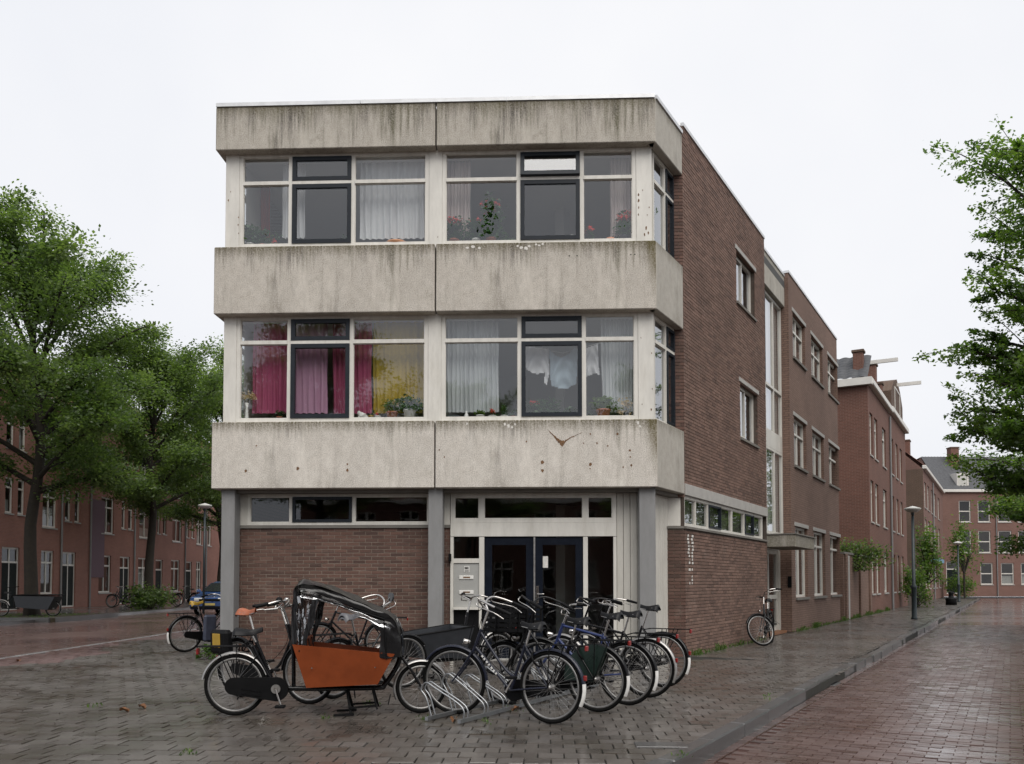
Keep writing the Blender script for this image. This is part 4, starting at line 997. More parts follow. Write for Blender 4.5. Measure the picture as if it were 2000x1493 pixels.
def tree_meshes(seed,H,base,rad,trunk_r,nl,leaf,mat,droop=.1,name='crown',limbs=16,dens=1.0,rise=.9,flatc=.55,shape=.75,twig=False):
    r=random.Random(seed); rng=np.random.default_rng(seed); wood=MB(); P=[];k=9
    for i in range(k+1):
        z=H*.95*i/k; P.append((.16*sin(i*1.3+seed)*min(1,i/2),.16*cos(i*1.7+seed)*min(1,i/2),z))
    wood.tube(smoothpts(P,2),[(trunk_r*1.3 if i==0 else trunk_r*(1-.93*(i/(2*k))**1.05)+.012) for i in range(2*k+1)],9)
    def trunk_at(z):
        f=min(max(z/(H*.95),0),1)*k; i=min(int(f),k-1); return Vector(P[i]).lerp(Vector(P[i+1]),f-i)
    clusters=[]; tw=[]
    for i in range(limbs):
        f=(i+.5)/limbs; a=i*2.39996+r.uniform(-.5,.5)
        env=(sin(pi*min(1,f*.80+.20))**shape)*(1-.25*f); ln=rad*env*(r.uniform(.7,1.15) if not twig else r.uniform(.8,1.05))
        el=radians(14+58*f*rise+r.uniform(-8,10)); z=base+(H*.86-base)*f*.82
        o=trunk_at(z); d=Vector((cos(a)*cos(el),sin(a)*cos(el),sin(el))); L=ln/max(.45,cos(el)); L=min(L,(H*1.02-z)/max(.2,sin(el)))
        pts_=[o,o+d*L*.35+Vector((0,0,.05*L)),o+d*L*.7+Vector((0,0,.04*L)),o+d*L-Vector((0,0,droop*L))]
        sp=smoothpts(pts_,4); r0=trunk_r*.40*(1-.6*f)+.02
        wood.tube(sp,[r0*(1-.88*j/(len(sp)-1))+.006 for j in range(len(sp))],6)
        for q in range(int(10*dens)):
            t=r.uniform(.22,1.0); b=sp[min(int(t*(len(sp)-1)),len(sp)-1)]
            a2=a+r.choice((-1,1))*r.uniform(.2,1.5); l2=L*r.uniform(.14,.40)*(1.15-t*.55)
            e=b+Vector((cos(a2)*l2,sin(a2)*l2,(r.uniform(-.1,.9)*rise-droop)*l2))
            wood.tube([b,b.lerp(e,.5)+Vector((0,0,.06*l2)),e],[.020,.013,.005],4,False)
            if twig: tw.append((b.copy(),e.copy())); continue
            for c_ in range(3): clusters.append((b.lerp(e,.4+.32*c_),r.uniform(.26,.55)*(rad/4.5)**.5,a2))
    for q in range(int(12*dens)):
        a=r.uniform(0,2*pi); u=r.random(); clusters.append((trunk_at(H*.95)+Vector((cos(a)*rad*.16*u,sin(a)*rad*.16*u,-u*H*.12-.3+r.uniform(-.2,.2))),r.uniform(.28,.5),a))
    C_=[];T_=[]
    if twig:
        per=max(8,int(nl*.93)//len(tw))
        for b,e in tw:
            m=int(per*r.uniform(.5,1.5)); u=rng.uniform(.0,1.06,m)[:,None]; b_=np.array(b);e_=np.array(e); ln=np.linalg.norm(e_-b_)
            g=np.clip(rng.normal(size=(m,3)),-1.6,1.6)*np.array([.5,.5,.34])*(ln*.42)*(1.15-u*.85)
            C_.append(b_+(e_-b_)*u+g-np.array([0,0,.05])); T_.append(np.full(m,r.uniform(0,1)))
        nl=int(nl*.07)
    per=max(8,nl//len(clusters))
    for c,s_,a in clusters:
        m=int(per*r.uniform(.35,1.65)); g=np.clip(rng.normal(size=(m,3)),-1.7,1.7)*np.array([s_,s_*.75,s_*flatc])
        ca,sa=cos(a),sin(a); x=g[:,0]*ca-g[:,1]*sa; y=g[:,0]*sa+g[:,1]*ca
        C_.append(np.stack([c.x+x,c.y+y,c.z+g[:,2]-droop*np.abs(g[:,0])*.6],1)); T_.append(np.full(m,r.uniform(.0,1.0)))
    C_=np.concatenate(C_); T_=np.concatenate(T_)
    return wood.mesh('trunk',M['trunk'],fix=False),leaf_mesh(name,C_,leaf,mat,seed,T_)
def tree(label,loc,meshes,rz=0,sc=1.0,group=None):
    t=thing('tree',label,'tree',loc,rz,group); t.scale=(sc,sc,sc)
    link('trunk',meshes[0],t); link('crown',meshes[1],t); return t
T1M=tree_meshes(3,16.9,4.7,5.0,.25,100000,.14,M['leaf'],.03,limbs=30,dens=1.25)
T2M=tree_meshes(11,16.2,4.6,4.8,.24,92000,.145,M['leaf'],.04,limbs=28,dens=1.25)
gt='street trees along the far pavement'
tree('large leafy street tree on the kerbed bed beside parked cargo trike',(-18.6,33.8,0),T1M,.6,1.0,gt)
tree('leafy street tree above the parked bicycles, second from the picture\'s left',(-18.7,45,0),T2M,2.2,.97,gt)
tree('leafy street tree half hidden by the concrete building\'s left edge',(-18.6,55.5,0),T1M,3.9,1.02,gt)
tree('street tree whose crown only just enters at the picture\'s left edge',(-18.2,23.6,0),T2M,5.0,.98,gt)
RTM=tree_meshes(21,12.5,2.3,4.8,.3,340000,.115,M['leaf_near'],.02,limbs=150,dens=1.5,rise=1.0,flatc=.5,shape=.45,twig=True)
gr='trees on the opposite pavement of the side street'
tree('dark leafy tree with overhanging sprays at the picture\'s right edge, nearest the camera',(15.6,20.5,0),RTM,1.0,1.0,gr)
RT2=tree_meshes(31,10.4,2.2,4.5,.26,52000,.16,M['leaf_near'],.10,limbs=22,dens=1.2,rise=.7)
tree('paler tree behind the near one, its low branches over the street end',(25.2,38.5,0),RT2,0,1.0,gr)
# trees across the junction behind the photographer, mirrored in the upper panes
for i,(x,y,rz,s_) in enumerate(((-12.2,-13,0,.98),(-4.6,-14,1.6,.76),(5.4,-13,3,.8))):
    tree(['junction tree mirrored in the pink-curtained panes','junction tree mirrored in the mustard-curtained pane','junction tree mirrored in the washing-line panes'][i],(x,y,0),T2M,rz,s_,'trees mirrored in the windows')
def bush(name,label,loc,size,n,leaf,mat,cat='bush',seed=1,parts=True,group=None,spike=0):
    rng=np.random.default_rng(seed); k=max(5,n//60); c=[];
    for i in range(k):
        a=rng.uniform(0,2*pi); q=sqrt(rng.uniform(0,1)); z=rng.uniform(.15,1)
        c.append((size[0]*q*cos(a)*(1.1-.4*z)*.8,size[1]*q*sin(a)*(1.1-.4*z)*.8,size[2]*z*.9))
    C_=np.concatenate([np.array(p)+rng.normal(size=(n//k,3))*np.array([size[0],size[1],size[2]*.8])*.16 for p in c]); C_[:,2]=np.abs(C_[:,2])+.01
    t=thing(name,label,cat,loc,0,group)
    link('foliage',leaf_mesh('foliage',C_,leaf,mat,seed),t)
    m=MB()
    for p in c[:10]: m.tube([(0,0,0),(p[0]*.5,p[1]*.5,p[2]*.6),p],[.012*size[2]+.004,.01*size[2],.004],5)
    m.build('stem',M['trunk'],t); return t
p=side(gw0+2.2,.25)
bush('creeper','green creeper spilling over the brick garden wall',(side(gw0+2.6,.1).x,side(gw0+2.6,.1).y,1.75),(1.6,.6,1.15),2600,.11,M['leaf'],'creeper',3)
p=side(ts(1757),.8); bush('shrub','dark pointed shrub at the foot of the narrow red house',(p.x,p.y,0),(.9,.9,1.9),1500,.14,M['leaf_near'],'shrub',4)
p=side(ts(1795)-1,.6); bush('small_tree','bushy small tree beside the board fence behind the lamp post',(p.x,p.y,1.2),(.9,.9,3.6),1800,.2,M['leaf_near'],'tree',5)
p=side(ts(1838)+1,1.2); bush('shrub','low round shrub at the far end of the side pavement',(p.x,p.y,0),(1.8,1.6,1.8),1500,.18,M['leaf_near'],'shrub',6)
st=gnd(1884,1172); st=Vector((at(1884,1165,72).x,72,0))
t_=bush('small_tree','slender young tree in front of the house at the street\'s end',(st.x,st.y,2.0),(1.5,1.4,4.2),1500,.22,M['leaf_near'],'tree',7)
MB().tube([(0,0,-2),(0,0,1.5)],.08,7).build('trunk',M['trunk'],t_)
q=gnd(328,1190); bush('shrub','green shrub round the foot of the second street tree',(-18.0,43.5,0),(1.5,1.0,1.2),1800,.16,M['leaf'],'shrub',8)
q=gnd(408,1288); bush('flowering_weeds','clump of weeds and small flowers at the foot of the left column',(q.x,q.y,0),(.34,.26,.26),420,.055,M['weed'],'weeds',9)
# weeds along the foot of the side wall: uncountable
def weeds(name,label,pts,n,h,seed):
    rng=np.random.default_rng(seed); b=MB()
    for x,y,s_ in pts:
        for i in range(max(2,int(n*s_))):
            a=rng.uniform(0,2*pi); r0=rng.uniform(0,.07); l=h*rng.uniform(.35,1.1)*(.4+s_*.6); bx,by=x+r0*cos(a),y+r0*sin(a); lx,ly=rng.normal()*.45*l,rng.normal()*.45*l; wd=rng.uniform(.004,.011)
            b.t=float(rng.random()); b.add([(bx-wd*sin(a),by+wd*cos(a),0),(bx+wd*sin(a),by-wd*cos(a),0),(bx+lx*.5+wd*sin(a),by+ly*.5-wd*cos(a),l*.7),(bx+lx,by+ly,l)],[(0,1,2,3)])
    o=b.build(name,M['weed'],tone=True,fix=False); o['label']=label; stuff(o)
def along(t0,t1,step,f): 
    out=[]; t=t0
    while t<t1:
        p=side(t,R.uniform(.01,.16)); out.append((p.x,p.y,max(0,f(t)*R.uniform(.3,1)))); t+=step
    return out
weeds('weeds','weeds growing along the foot of the brick side wall',along(.1,5.6,.05,lambda t:(.8 if t<3.4 else .35)*max(0,sin(t*4.1)+.25*sin(t*13)+.25)*.8)+along(8.9,16.3,.05,lambda t:(.5+.6*(10<t<13))*max(0,sin(t*3.3+1)+.3*sin(t*9)+.2)*.8)+along(16.6,30,.07,lambda t:.8*max(0,sin(t*2)+.4)),12,.2,4)
weeds('grass','grass and fallen bits on the kerbed tree bed',[(R.uniform(-20.4,-16.9),R.uniform(31.6,35.8),.5) for _ in range(420)],9,.16,5)
weeds('joint_weeds','tiny weeds in the paving joints by the bicycle rack',[(q.x,q.y,R.uniform(.1,.45)) for q in (gnd(R.gauss(px,9),R.gauss(py,3)) for px,py in ((640,1402),(945,1408),(823,1402),(725,1375),(180,1378),(370,1470),(1330,1475),(1000,1385),(1500,1360)) for _ in range(9))],7,.05,6)
# ---------------------------------------------------------------- bicycles (x forwards from the rear axle, y to the left, z up)
def arc(cx,cz,r,a0,a1,n): return [(cx+r*cos(radians(a0+(a1-a0)*i/n)),0,cz+r*sin(radians(a0+(a1-a0)*i/n))) for i in range(n+1)]
def fender(c,r,a0,a1,w_=.052,n=22):
    b=MB(); pr=[(-w_/2,-.012),(-w_*.3,.003),(0,.008),(w_*.3,.003),(w_/2,-.012)]; vs=[]
    for i in range(n+1):
        a=radians(a0+(a1-a0)*i/n)
        for y,h in pr: vs.append((c[0]+(r+h)*cos(a),y,c[1]+(r+h)*sin(a)))
        for y,h in pr[::-1]: vs.append((c[0]+(r+h-.004)*cos(a),y,c[1]+(r+h-.004)*sin(a)))
    k=10; fs=[(i*k+j,i*k+(j+1)%k,(i+1)*k+(j+1)%k,(i+1)*k+j) for i in range(n) for j in range(k)]
    return b.add(vs,fs,True)
WC={}
def wheel(root,name,c,Rw,Mx=None,far=False,tyre_white=False):
    key=(round(Rw,3),far,tyre_white)
    if key not in WC:
        ty=MB().torus((0,0,0),Rw-.019,.019,20 if far else 44,6 if far else 8)
        rm=MB(); nR=20 if far else 44; vs=[];fs=[]
        pr=[(Rw-.036,-.012),(Rw-.036,.012),(Rw-.054,.010),(Rw-.060,.0),(Rw-.054,-.010)]
        for i in range(nR):
            a=2*pi*i/nR
            for q,y in pr: vs.append((q*cos(a),y,q*sin(a)))
        k=len(pr)
        for i in range(nR):
            for j in range(k): fs.append((i*k+j,((i+1)%nR)*k+j,((i+1)%nR)*k+(j+1)%k,i*k+(j+1)%k))
        rm.add(vs,fs,True)
        sp=MB(); ns=16 if far else 32
        for i in range(ns):
            a=2*pi*i/ns; off=.9*(1 if i%4<2 else -1)*.5; s_=1 if i%2 else -1
            p0=(.02*cos(a+off*2.4),.028*s_,.02*sin(a+off*2.4)); p1=((Rw-.055)*cos(a),.002*s_,(Rw-.055)*sin(a))
            sp.tube([p0,p1],.0021 if far else .00135,3,False)
        hb=MB().tube([(0,-.05,0),(0,-.034,0),(0,-.026,0),(0,.026,0),(0,.034,0),(0,.05,0)],[.008,.03,.018,.018,.03,.008],10)
        WC[key]=(ty.mesh('tyre',M['rubber']),rm.mesh('rim',M['rim']),sp.mesh('spokes',M['alu'],fix=False),hb.mesh('hub',M['alu']))
    t,r_,s_,h_=WC[key]; m=Matrix.Translation((c[0],0,c[1])); m=(Mx@m) if Mx else m
    o=link(name,t,root); o.matrix_local=m
    link('rim',r_,o); link('spokes',s_,o); link('hub',h_,o); return o
def saddle_mb(x,z,L=.26,wd=.19):
    b=MB()
    def f(u,v):
        s=(u*2-1); q=v; w2=wd/2*(1-.83*(1/(1+math.exp(-(q-.52)*11)))); 
        return (x-L*.5+L*q,w2*s*(1.0 if q>.03 else .75),z+.014*cos(q*5)-.075*abs(s)**2.6*(1-.45*q)-.03*(q<.02)+.012*q)
    b.grid(f,10,14); n=len(b.v); 
    def g(u,v):
        p=f(u,v); return (p[0],p[1]*.9,p[2]-.035*(1-abs(u*2-1)**2*.9)-.004)
    b.grid(g,10,14); return b
def bike(label,rear,front,frame='black',kind='step',saddle='saddle',lean=0.0,steer=0.0,group=None,rack=True,skirt=None,crate=False,mudend='whitemud',bars='dutch',chaincase=True,Rw=.345,wb=1.12,far=False,lights=True,fendmat=None,bag=None,bell=False,hb=1.0,mirror=False,stand=True,sh=.0,text=False,barmat='chrome',refl=True):
    rear=Vector(rear[:2]); d=Vector(front[:2])-rear; yaw=atan2(d.y,d.x)
    t=thing('bicycle',label,'bicycle',(rear.x,rear.y,0),0,group); t.rotation_euler=(lean,0,yaw)
    fm=M[frame]; fe=fendmat or fm; bb=(.45,.285); sc_=(.285,.76+sh*.3); hb_=(wb-.235,.685); ht=(wb-.315,.875)
    ax_=Vector((ht[0]-hb_[0],0,ht[1]-hb_[1])).normalized(); SM=None
    if steer: SM=Matrix.Translation((hb_[0],0,hb_[1]))@Matrix.Rotation(steer,4,ax_)@Matrix.Translation((-hb_[0],0,-hb_[1]))
    def F(mb): return mb.xf(SM) if SM else mb
    n=6 if far else 9
    f=MB(); f.tube([(bb[0],0,bb[1]),(sc_[0],0,sc_[1])],.0155,n); f.tube([(hb_[0]+.008,0,hb_[1]-.02),(ht[0],0,ht[1])],.02,n)
    if kind=='step':
        f.tube([(hb_[0],0,hb_[1]+.02),(bb[0],0,bb[1])],.0155,n)
        f.tube(smoothpts([(ht[0]+.01,0,ht[1]-.03),(.62,0,.60),(.48,0,.46),(.40,0,.42)],5),.0135,n)
    elif kind=='swan':
        f.tube(smoothpts([(hb_[0],0,hb_[1]+.05),(.72,0,.46),(.56,0,.33),(bb[0],0,bb[1])],6),.017,n)
    else:
        f.tube([(hb_[0],0,hb_[1]+.02),(bb[0],0,bb[1])],.0165,n); f.tube([(ht[0],0,ht[1]-.03),(sc_[0],0,sc_[1]-.03)],.0155,n)
    for s_ in (-1,1):
        f.tube([(bb[0],.02*s_,bb[1]),(.25,.045*s_,.315),(0,.06*s_,Rw)],.0095,n-2); f.tube([(sc_[0],.015*s_,sc_[1]-.02),(.12,.05*s_,.52),(0,.06*s_,Rw)],.008,n-2)
    f.build('frame',fm,t)
    if text and not far:
        b=MB(); p0=Vector((hb_[0],0,hb_[1]+.02)); p1=Vector((bb[0],0,bb[1]))
        for i,wd in enumerate((.03,.022,.026,.02,.03,.026,.022)):
            q=p0.lerp(p1,.22+.065*i); dd=(p1-p0).normalized()
            for s_ in (-1,1): b.bar(q+Vector((0,.0158*s_,0)),q+dd*wd*.8+Vector((0,.0158*s_,0)),.002,.018)
        b.build('lettering',M['whitepot'],t)
    wheel(t,'rear_wheel',(0,Rw),Rw,None,far)
    wheel(t,'front_wheel',(wb,Rw),Rw,SM,far)
    k=MB()
    for s_ in (-1,1): k.tube(smoothpts([(hb_[0]+.012,.045*s_,hb_[1]-.03),(wb-.11,.052*s_,.48),(wb,.055*s_,Rw)],4),[.013-.0006*i for i in range(9)],n-1)
    k.tube([(hb_[0]+.012,-.05,hb_[1]-.035),(hb_[0]+.012,.05,hb_[1]-.035)],.015,n); F(k).build('fork',fm,t)
    F(fender((wb,Rw),Rw+.018,35,178 if kind!='dia' else 165)).build('front_mudguard',fe,t)
    fr_=fender((0,Rw),Rw+.018,20,205).build('rear_mudguard',fe,t)
    if mudend: fender((0,Rw),Rw+.0215,172,206,.054,8).build('mudguard_end',M[mudend],fr_)
    # seat
    spz=.90+sh; sx=sc_[0]-.055-sh*.3
    sd=MB().tube([(sc_[0],0,sc_[1]-.03),(sx,0,spz)],.0125,n).build('seat_post',M['chrome'],t)
    so_=saddle_mb(sx-.03,spz+.075).build('saddle',M[saddle],t)
    if not far:
        q=MB()
        for s_ in (-1,1):
            for i in range(3): q.torus((sx-.09,.05*s_,spz+.005+.018*i),.022,.004,12,5,'z')
            q.tube([(sx-.11,.04*s_,spz-.0),(sx+.09,.015*s_,spz+.035)],.004,5)
        q.build('springs',M['alu'],so_)
    # handlebar
    st=Vector((ht[0],0,ht[1])); top=st+ax_*(.17*hb); b=MB(); b.tube([st-ax_*.02,top],.0125,n)
    if bars=='dutch':
        P=[(top.x,0,top.z),(top.x+.03,.10,top.z+.055),(top.x+.0,.22,top.z+.085),(top.x-.12,.285,top.z+.07),(top.x-.26,.30,top.z+.035)]
    elif bars=='flat':
        P=[(top.x,0,top.z),(top.x+.02,.15,top.z+.03),(top.x-.03,.26,top.z+.03),(top.x-.14,.31,top.z+.015)]
    else:
        P=[(top.x,0,top.z),(top.x+.05,.08,top.z+.09),(top.x+.01,.20,top.z+.13),(top.x-.16,.27,top.z+.07),(top.x-.32,.27,top.z-.0)]
    for s_ in (-1,1): b.tube(smoothpts([(x,y*s_,z) for x,y,z in P],5),.0112,n)
    ho=F(b).build('handlebar',M[barmat],t)
    for s_ in (-1,1):
        a=Vector(P[-2]);e=Vector(P[-1]); a.y*=s_; e.y*=s_
        F(MB().tube([a.lerp(e,.05),a.lerp(e,.5),e+(e-a)*.06],[.0165,.0175,.016],n)).build('grip',M['blackmatt'],ho)
        if not far:
            q=MB(); c=Vector(P[-3]); c.y*=s_; q.tube(smoothpts([c+Vector((.02,0,-.01)),c+Vector((.02,.03*s_,-.055)),a+Vector((.0,.03*s_,-.05)),e+Vector((.06,.02*s_,-.045))],3),.006,5); F(q).build('brake_lever',M['chrome'],ho)
    if bell: F(MB().lathe([(.0,.03),(.02,.026),(.03,.01),(.03,0),(0,0)],12,(top.x-.04,.16,top.z+.085))).build('bell',M['chrome'],ho)
    if mirror:
        e=Vector(P[-1]); q=MB(); q.tube([(P[-2][0],-P[-2][1],P[-2][2]),(P[-2][0]+.05,-P[-2][1]-.06,P[-2][2]+.12)],.005,5); F(q).build('mirror_stalk',M['chrome'],ho)
        q=MB().tube([(P[-2][0]+.045,-P[-2][1]-.07,P[-2][2]+.12),(P[-2][0]+.065,-P[-2][1]-.07,P[-2][2]+.12)],.055,16); F(q).build('mirror',M['carglass'],ho)
    # drive
    if chaincase:
        q=MB(); P=[]; 
        for i in range(13): a=radians(-90+180*i/12); P.append((bb[0]+.105*cos(a),bb[1]+.105*sin(a)))
        for i in range(9): a=radians(90+180*i/8); P.append((0+.06*cos(a),Rw+.06*sin(a)))
        q.prism(P,-.075,-.048); q.build('chain_case',M['blackmatt'],t)
    else: q=MB(); q.torus((bb[0],-.05,bb[1]),.085,.006,24,5); q.tube([(bb[0],-.05,bb[1]+.085),(0,-.05,Rw+.035)],.004,4); q.tube([(bb[0],-.05,bb[1]-.085),(0,-.05,Rw-.035)],.004,4); q.build('chain',M['alu'],t)
    q=MB(); ca=-1.0; e1=(bb[0]+.165*cos(ca),-.095,bb[1]+.165*sin(ca)); e2=(bb[0]-.165*cos(ca),.095,bb[1]-.165*sin(ca))
    q.tube([(bb[0],-.09,bb[1]),e1],.010,6); q.tube([(bb[0],.09,bb[1]),e2],.010,6); q.tube([(bb[0],-.09,bb[1]),(bb[0],.09,bb[1])],.014,8); co=q.build('crank',M['chrome'],t)
    for e,s_ in ((e1,-1),(e2,1)): MB().cbox(e[0]-.045,e[0]+.045,min(e[1],e[1]+.09*s_),max(e[1],e[1]+.09*s_),e[2]-.012,e[2]+.012,.004).build('pedal',M['blackmatt'],co)
    if not far: q=MB(); q.torus((0,0,0),.075,.011,18,6); q.xf(Matrix.Translation((.16,0,.60))@Matrix.Rotation(.5,4,'Y')@Matrix.Rotation(pi/2,4,'Z')); q.build('frame_lock',M['blackmatt'],t)
    if rack:
        rz_=2*Rw+.06; q=MB()
        for y in (-.06,-.02,.02,.06): q.tube([(.16,y,rz_),(-.36,y,rz_)],.0052,5)
        q.tube([(.16,-.065,rz_),(.16,.065,rz_)],.006,5); q.tube([(-.36,-.06,rz_),(-.37,0,rz_),(-.36,.06,rz_)],.006,5)
        for s_ in (-1,1):
            q.tube([(.0,.07*s_,Rw),(-.18,.075*s_,rz_)],.0055,5); q.tube([(.0,.07*s_,Rw),(-.02,.075*s_,rz_)],.0055,5); q.tube([(.16,.03*s_,rz_),(sc_[0]-.02,.015*s_,sc_[1]-.05)],.006,5)
        ro=q.build('rack',M['blackmatt'],t)
        if lights: MB().cbox(-.388,-.362,-.024,.024,rz_-.05,rz_+.002,.007).build('rear_light',M['redlens'],ro)
    if lights and refl: MB().cbox(-Rw-.034,-Rw-.006,-.016,.016,Rw+.08,Rw+.13,.005).build('reflector',M['redlens'],t)
    q=MB().lathe([(0,-.06),(.02,-.05),(.034,0),(.034,.012),(0,.014)],12); q.xf(Matrix.Translation((hb_[0]+.10,0,hb_[1]+.06))@Matrix.Rotation(pi/2,4,'Y')); F(q).build('headlight',M['chrome'],t)
    if skirt:
        for s_ in (-1,1):
            q=MB(); P=[(0.02,Rw-.03)]+[((Rw+.012)*cos(radians(a)),Rw+(Rw+.012)*sin(radians(a))) for a in range(-5,118,10)]; q.prism(P,.035*s_,.04*s_); q.build('skirt_guard',M[skirt],t)
    if crate:
        q=MB(); x0=wb-.10; z0=.80; cx,cy,cz=.40,.52,.30; m=Matrix.Translation((x0+.02,0,z0))
        def slat(a,b): q.bar(a,b,.008,.035)
        for i in range(6):
            z=.02+i*.052
            for y in (-cy/2,cy/2): q.bar((-cx/2,y,z),(cx/2,y,z),.008,.032)
            for x in (-cx/2,cx/2): q.bar((x,-cy/2,z),(x,cy/2,z),.008,.032)
        for x in (-cx/2,0,cx/2):
            for y in (-cy/2,cy/2): q.bar((x,y,0),(x,y,cz),.03,.012)
        for y in (-cy/4,0,cy/4):
            for x in (-cx/2,cx/2): q.bar((x,y,0),(x,y,cz),.012,.03)
        q.box(-cx/2,cx/2,-cy/2,cy/2,0,.01); q.torus((0,0,cz),.0,.0,3,3,'z') if False else None
        q.xf(m); F(q).build('carrier_crate',M['blackmatt'],t)
        q=MB()
        for y in (-.15,.15): q.tube([(wb-.3,y*.4,.80),(wb+.1,y,.795)],.008,6); q.tube([(wb,y*.35,Rw),(wb+.06,y,.79)],.007,6)
        F(q).build('front_carrier',M['blackmatt'],t)
    if bag:
        mat,x,y,z,sx_,sy_,sz_=bag
        q=MB().cbox(x-sx_/2,x+sx_/2,y-sy_/2,y+sy_/2,z-sz_/2,z+sz_/2,.035); q.build('pannier_bag',M[mat],t)
    if stand: MB().tube([(.2,-.06,.30),(.16,-.17,.012)],.009,6).build('kick_stand',M['blackmatt'],t)
    if not far and kind!='dia':
        q=MB(); q.tube(smoothpts([(top.x+.02,.12,top.z+.04),(top.x+.12,.06,top.z-.05),(hb_[0]+.06,.02,hb_[1]+.05)],5),.0035,4); q.tube(smoothpts([(top.x+.02,-.12,top.z+.04),(top.x+.1,-.05,top.z-.1),(hb_[0]-.05,-.03,hb_[1]-.02),(bb[0]+.1,-.03,bb[1]+.1)],5),.0035,4); F(q).build('cables',M['blackmatt'],t)
    return t
HD=Vector((-.852,.524)); RK=Vector((.47,.883))
def racked(label,px,py,dy=0.0,**k):
    p=gnd(px,py); rear=Vector((p.x,p.y)); a=atan2(HD.y,HD.x)+dy
    return bike(label,rear,rear+Vector((cos(a),sin(a))),group='bicycles standing in the steel rack',stand=False,**k)
racked('dark navy step-through bicycle nearest the camera in the steel rack',1075,1414,0.0,frame='bluesteel',kind='step',lean=.03,steer=.25,bars='high',text=True,sh=-.02,chaincase=True,hb=1.15)
racked('black bicycle with a plastic crate over its front wheel and a green skirt guard',1166,1391,.02,frame='black',kind='step',skirt='greenframe',crate=True,lean=-.03,steer=-.2,bars='high',hb=1.2,fendmat=M['black'],barmat='black',refl=False)
racked('blue-framed bicycle in the rack, third from the near end',1224,1378,-.03,frame='blueframe',kind='dia',lean=.02,steer=.3,bars='flat',chaincase=False,sh=.03,fendmat=M['black'],refl=False)
racked('black bicycle with a bare chain, fourth from the near end of the rack',1264,1363,.03,frame='black',kind='dia',lean=-.02,steer=-.15,bars='dutch',chaincase=False,sh=.03,hb=1.25,barmat='black',mudend=None,fendmat=M['alu'])
racked('black bicycle with a white mudguard tip, farthest along the rack',1294,1343,.0,frame='black',kind='step',lean=.03,steer=.1,bars='dutch',sh=.07)
bike('bicycle with brown leather saddle and chrome bars standing behind the orange cargo bicycle',gnd(468,1362),gnd(605,1376),'black','swan','leather',lean=.05,steer=.2,bars='flat',bell=True,fendmat=M['black'],bag=('blackmatt',-.12,-.14,.66,.30,.12,.28),sh=.06,hb=1.2)
bb_=[o for o in bpy.data.objects if o.name.startswith('pannier_bag')][-1]
MB().cbox(-.20,-.07,-.207,-.198,.60,.76,.003).build('reflective_patch',M['yellow'],bb_)
q=gnd(692,1362)
bike('bicycle with grey saddle, chrome bars and a round mirror between the two cargo bicycles',(-2.05,10.12),(-1.4,11.02),'black','step','greysaddle',lean=.04,steer=-.3,bars='high',mirror=True,hb=1.0,rack=True)
bike('black bicycle leaning on the brick wall behind the orange cargo bicycle, saddle missing',(-2.15,14.75),(-3.2,14.55),'black','dia','saddle',lean=-.09,steer=.5,bars='flat',chaincase=False)
o=[c for c in bpy.data.objects if c.get('label','').endswith('saddle missing')][0]
for c in list(o.children):
    if c.name.startswith('saddle'):
        for g_ in list(c.children): bpy.data.objects.remove(g_)
        bpy.data.objects.remove(c)
bike('black bicycle with yellow saddle and blue bag behind the left column',(-6.27,16.75),(-5.55,17.55),'black','step','yellow',lean=.05,steer=.2,bars='dutch',bag=('bluebag',.42,-.13,.46,.26,.09,.52),skirt=None)
bike('black bicycle parked against the brick side wall by the side door',(5.78,19.42),(5.32,18.40),'black','step','saddle',lean=.06,steer=-.8,bars='dutch',skirt='whitepot' if False else None,fendmat=M['black'],bell=True)
# distant bicycles by the left-hand houses
far=[((-20.0,45.6),(-21.2,45.9),'black'),((-20.3,47.0),(-21.1,46.4),'bluesteel'),((-18.0,46.8),(-19.1,47.4),'greenframe'),((-17.9,49.0),(-19.0,49.5),'black'),((-17.8,51.2),(-18.9,51.7),'black'),((-17.7,53.6),(-18.8,54.0),'bluesteel'),((-17.6,56.0),(-18.7,56.3),'black')]
fl=['silver-wheeled bicycle parked alone at the purple-panelled house, left of the hedge','bicycle standing just behind the lone one by the purple-panelled house','dark bicycle directly beyond the shrub by the second street tree','first bicycle of the row beyond the shrub','second bicycle of the row beyond the shrub','third bicycle of the row beyond the shrub, near the blue car','last bicycle of the row, half behind the blue car']
for (a,b_,c),l in zip(far,fl): bike(l,a,b_,c,'step',far=True,lean=R.uniform(-.06,.06),steer=R.uniform(-.4,.4),group='bicycles parked by the left-hand houses')

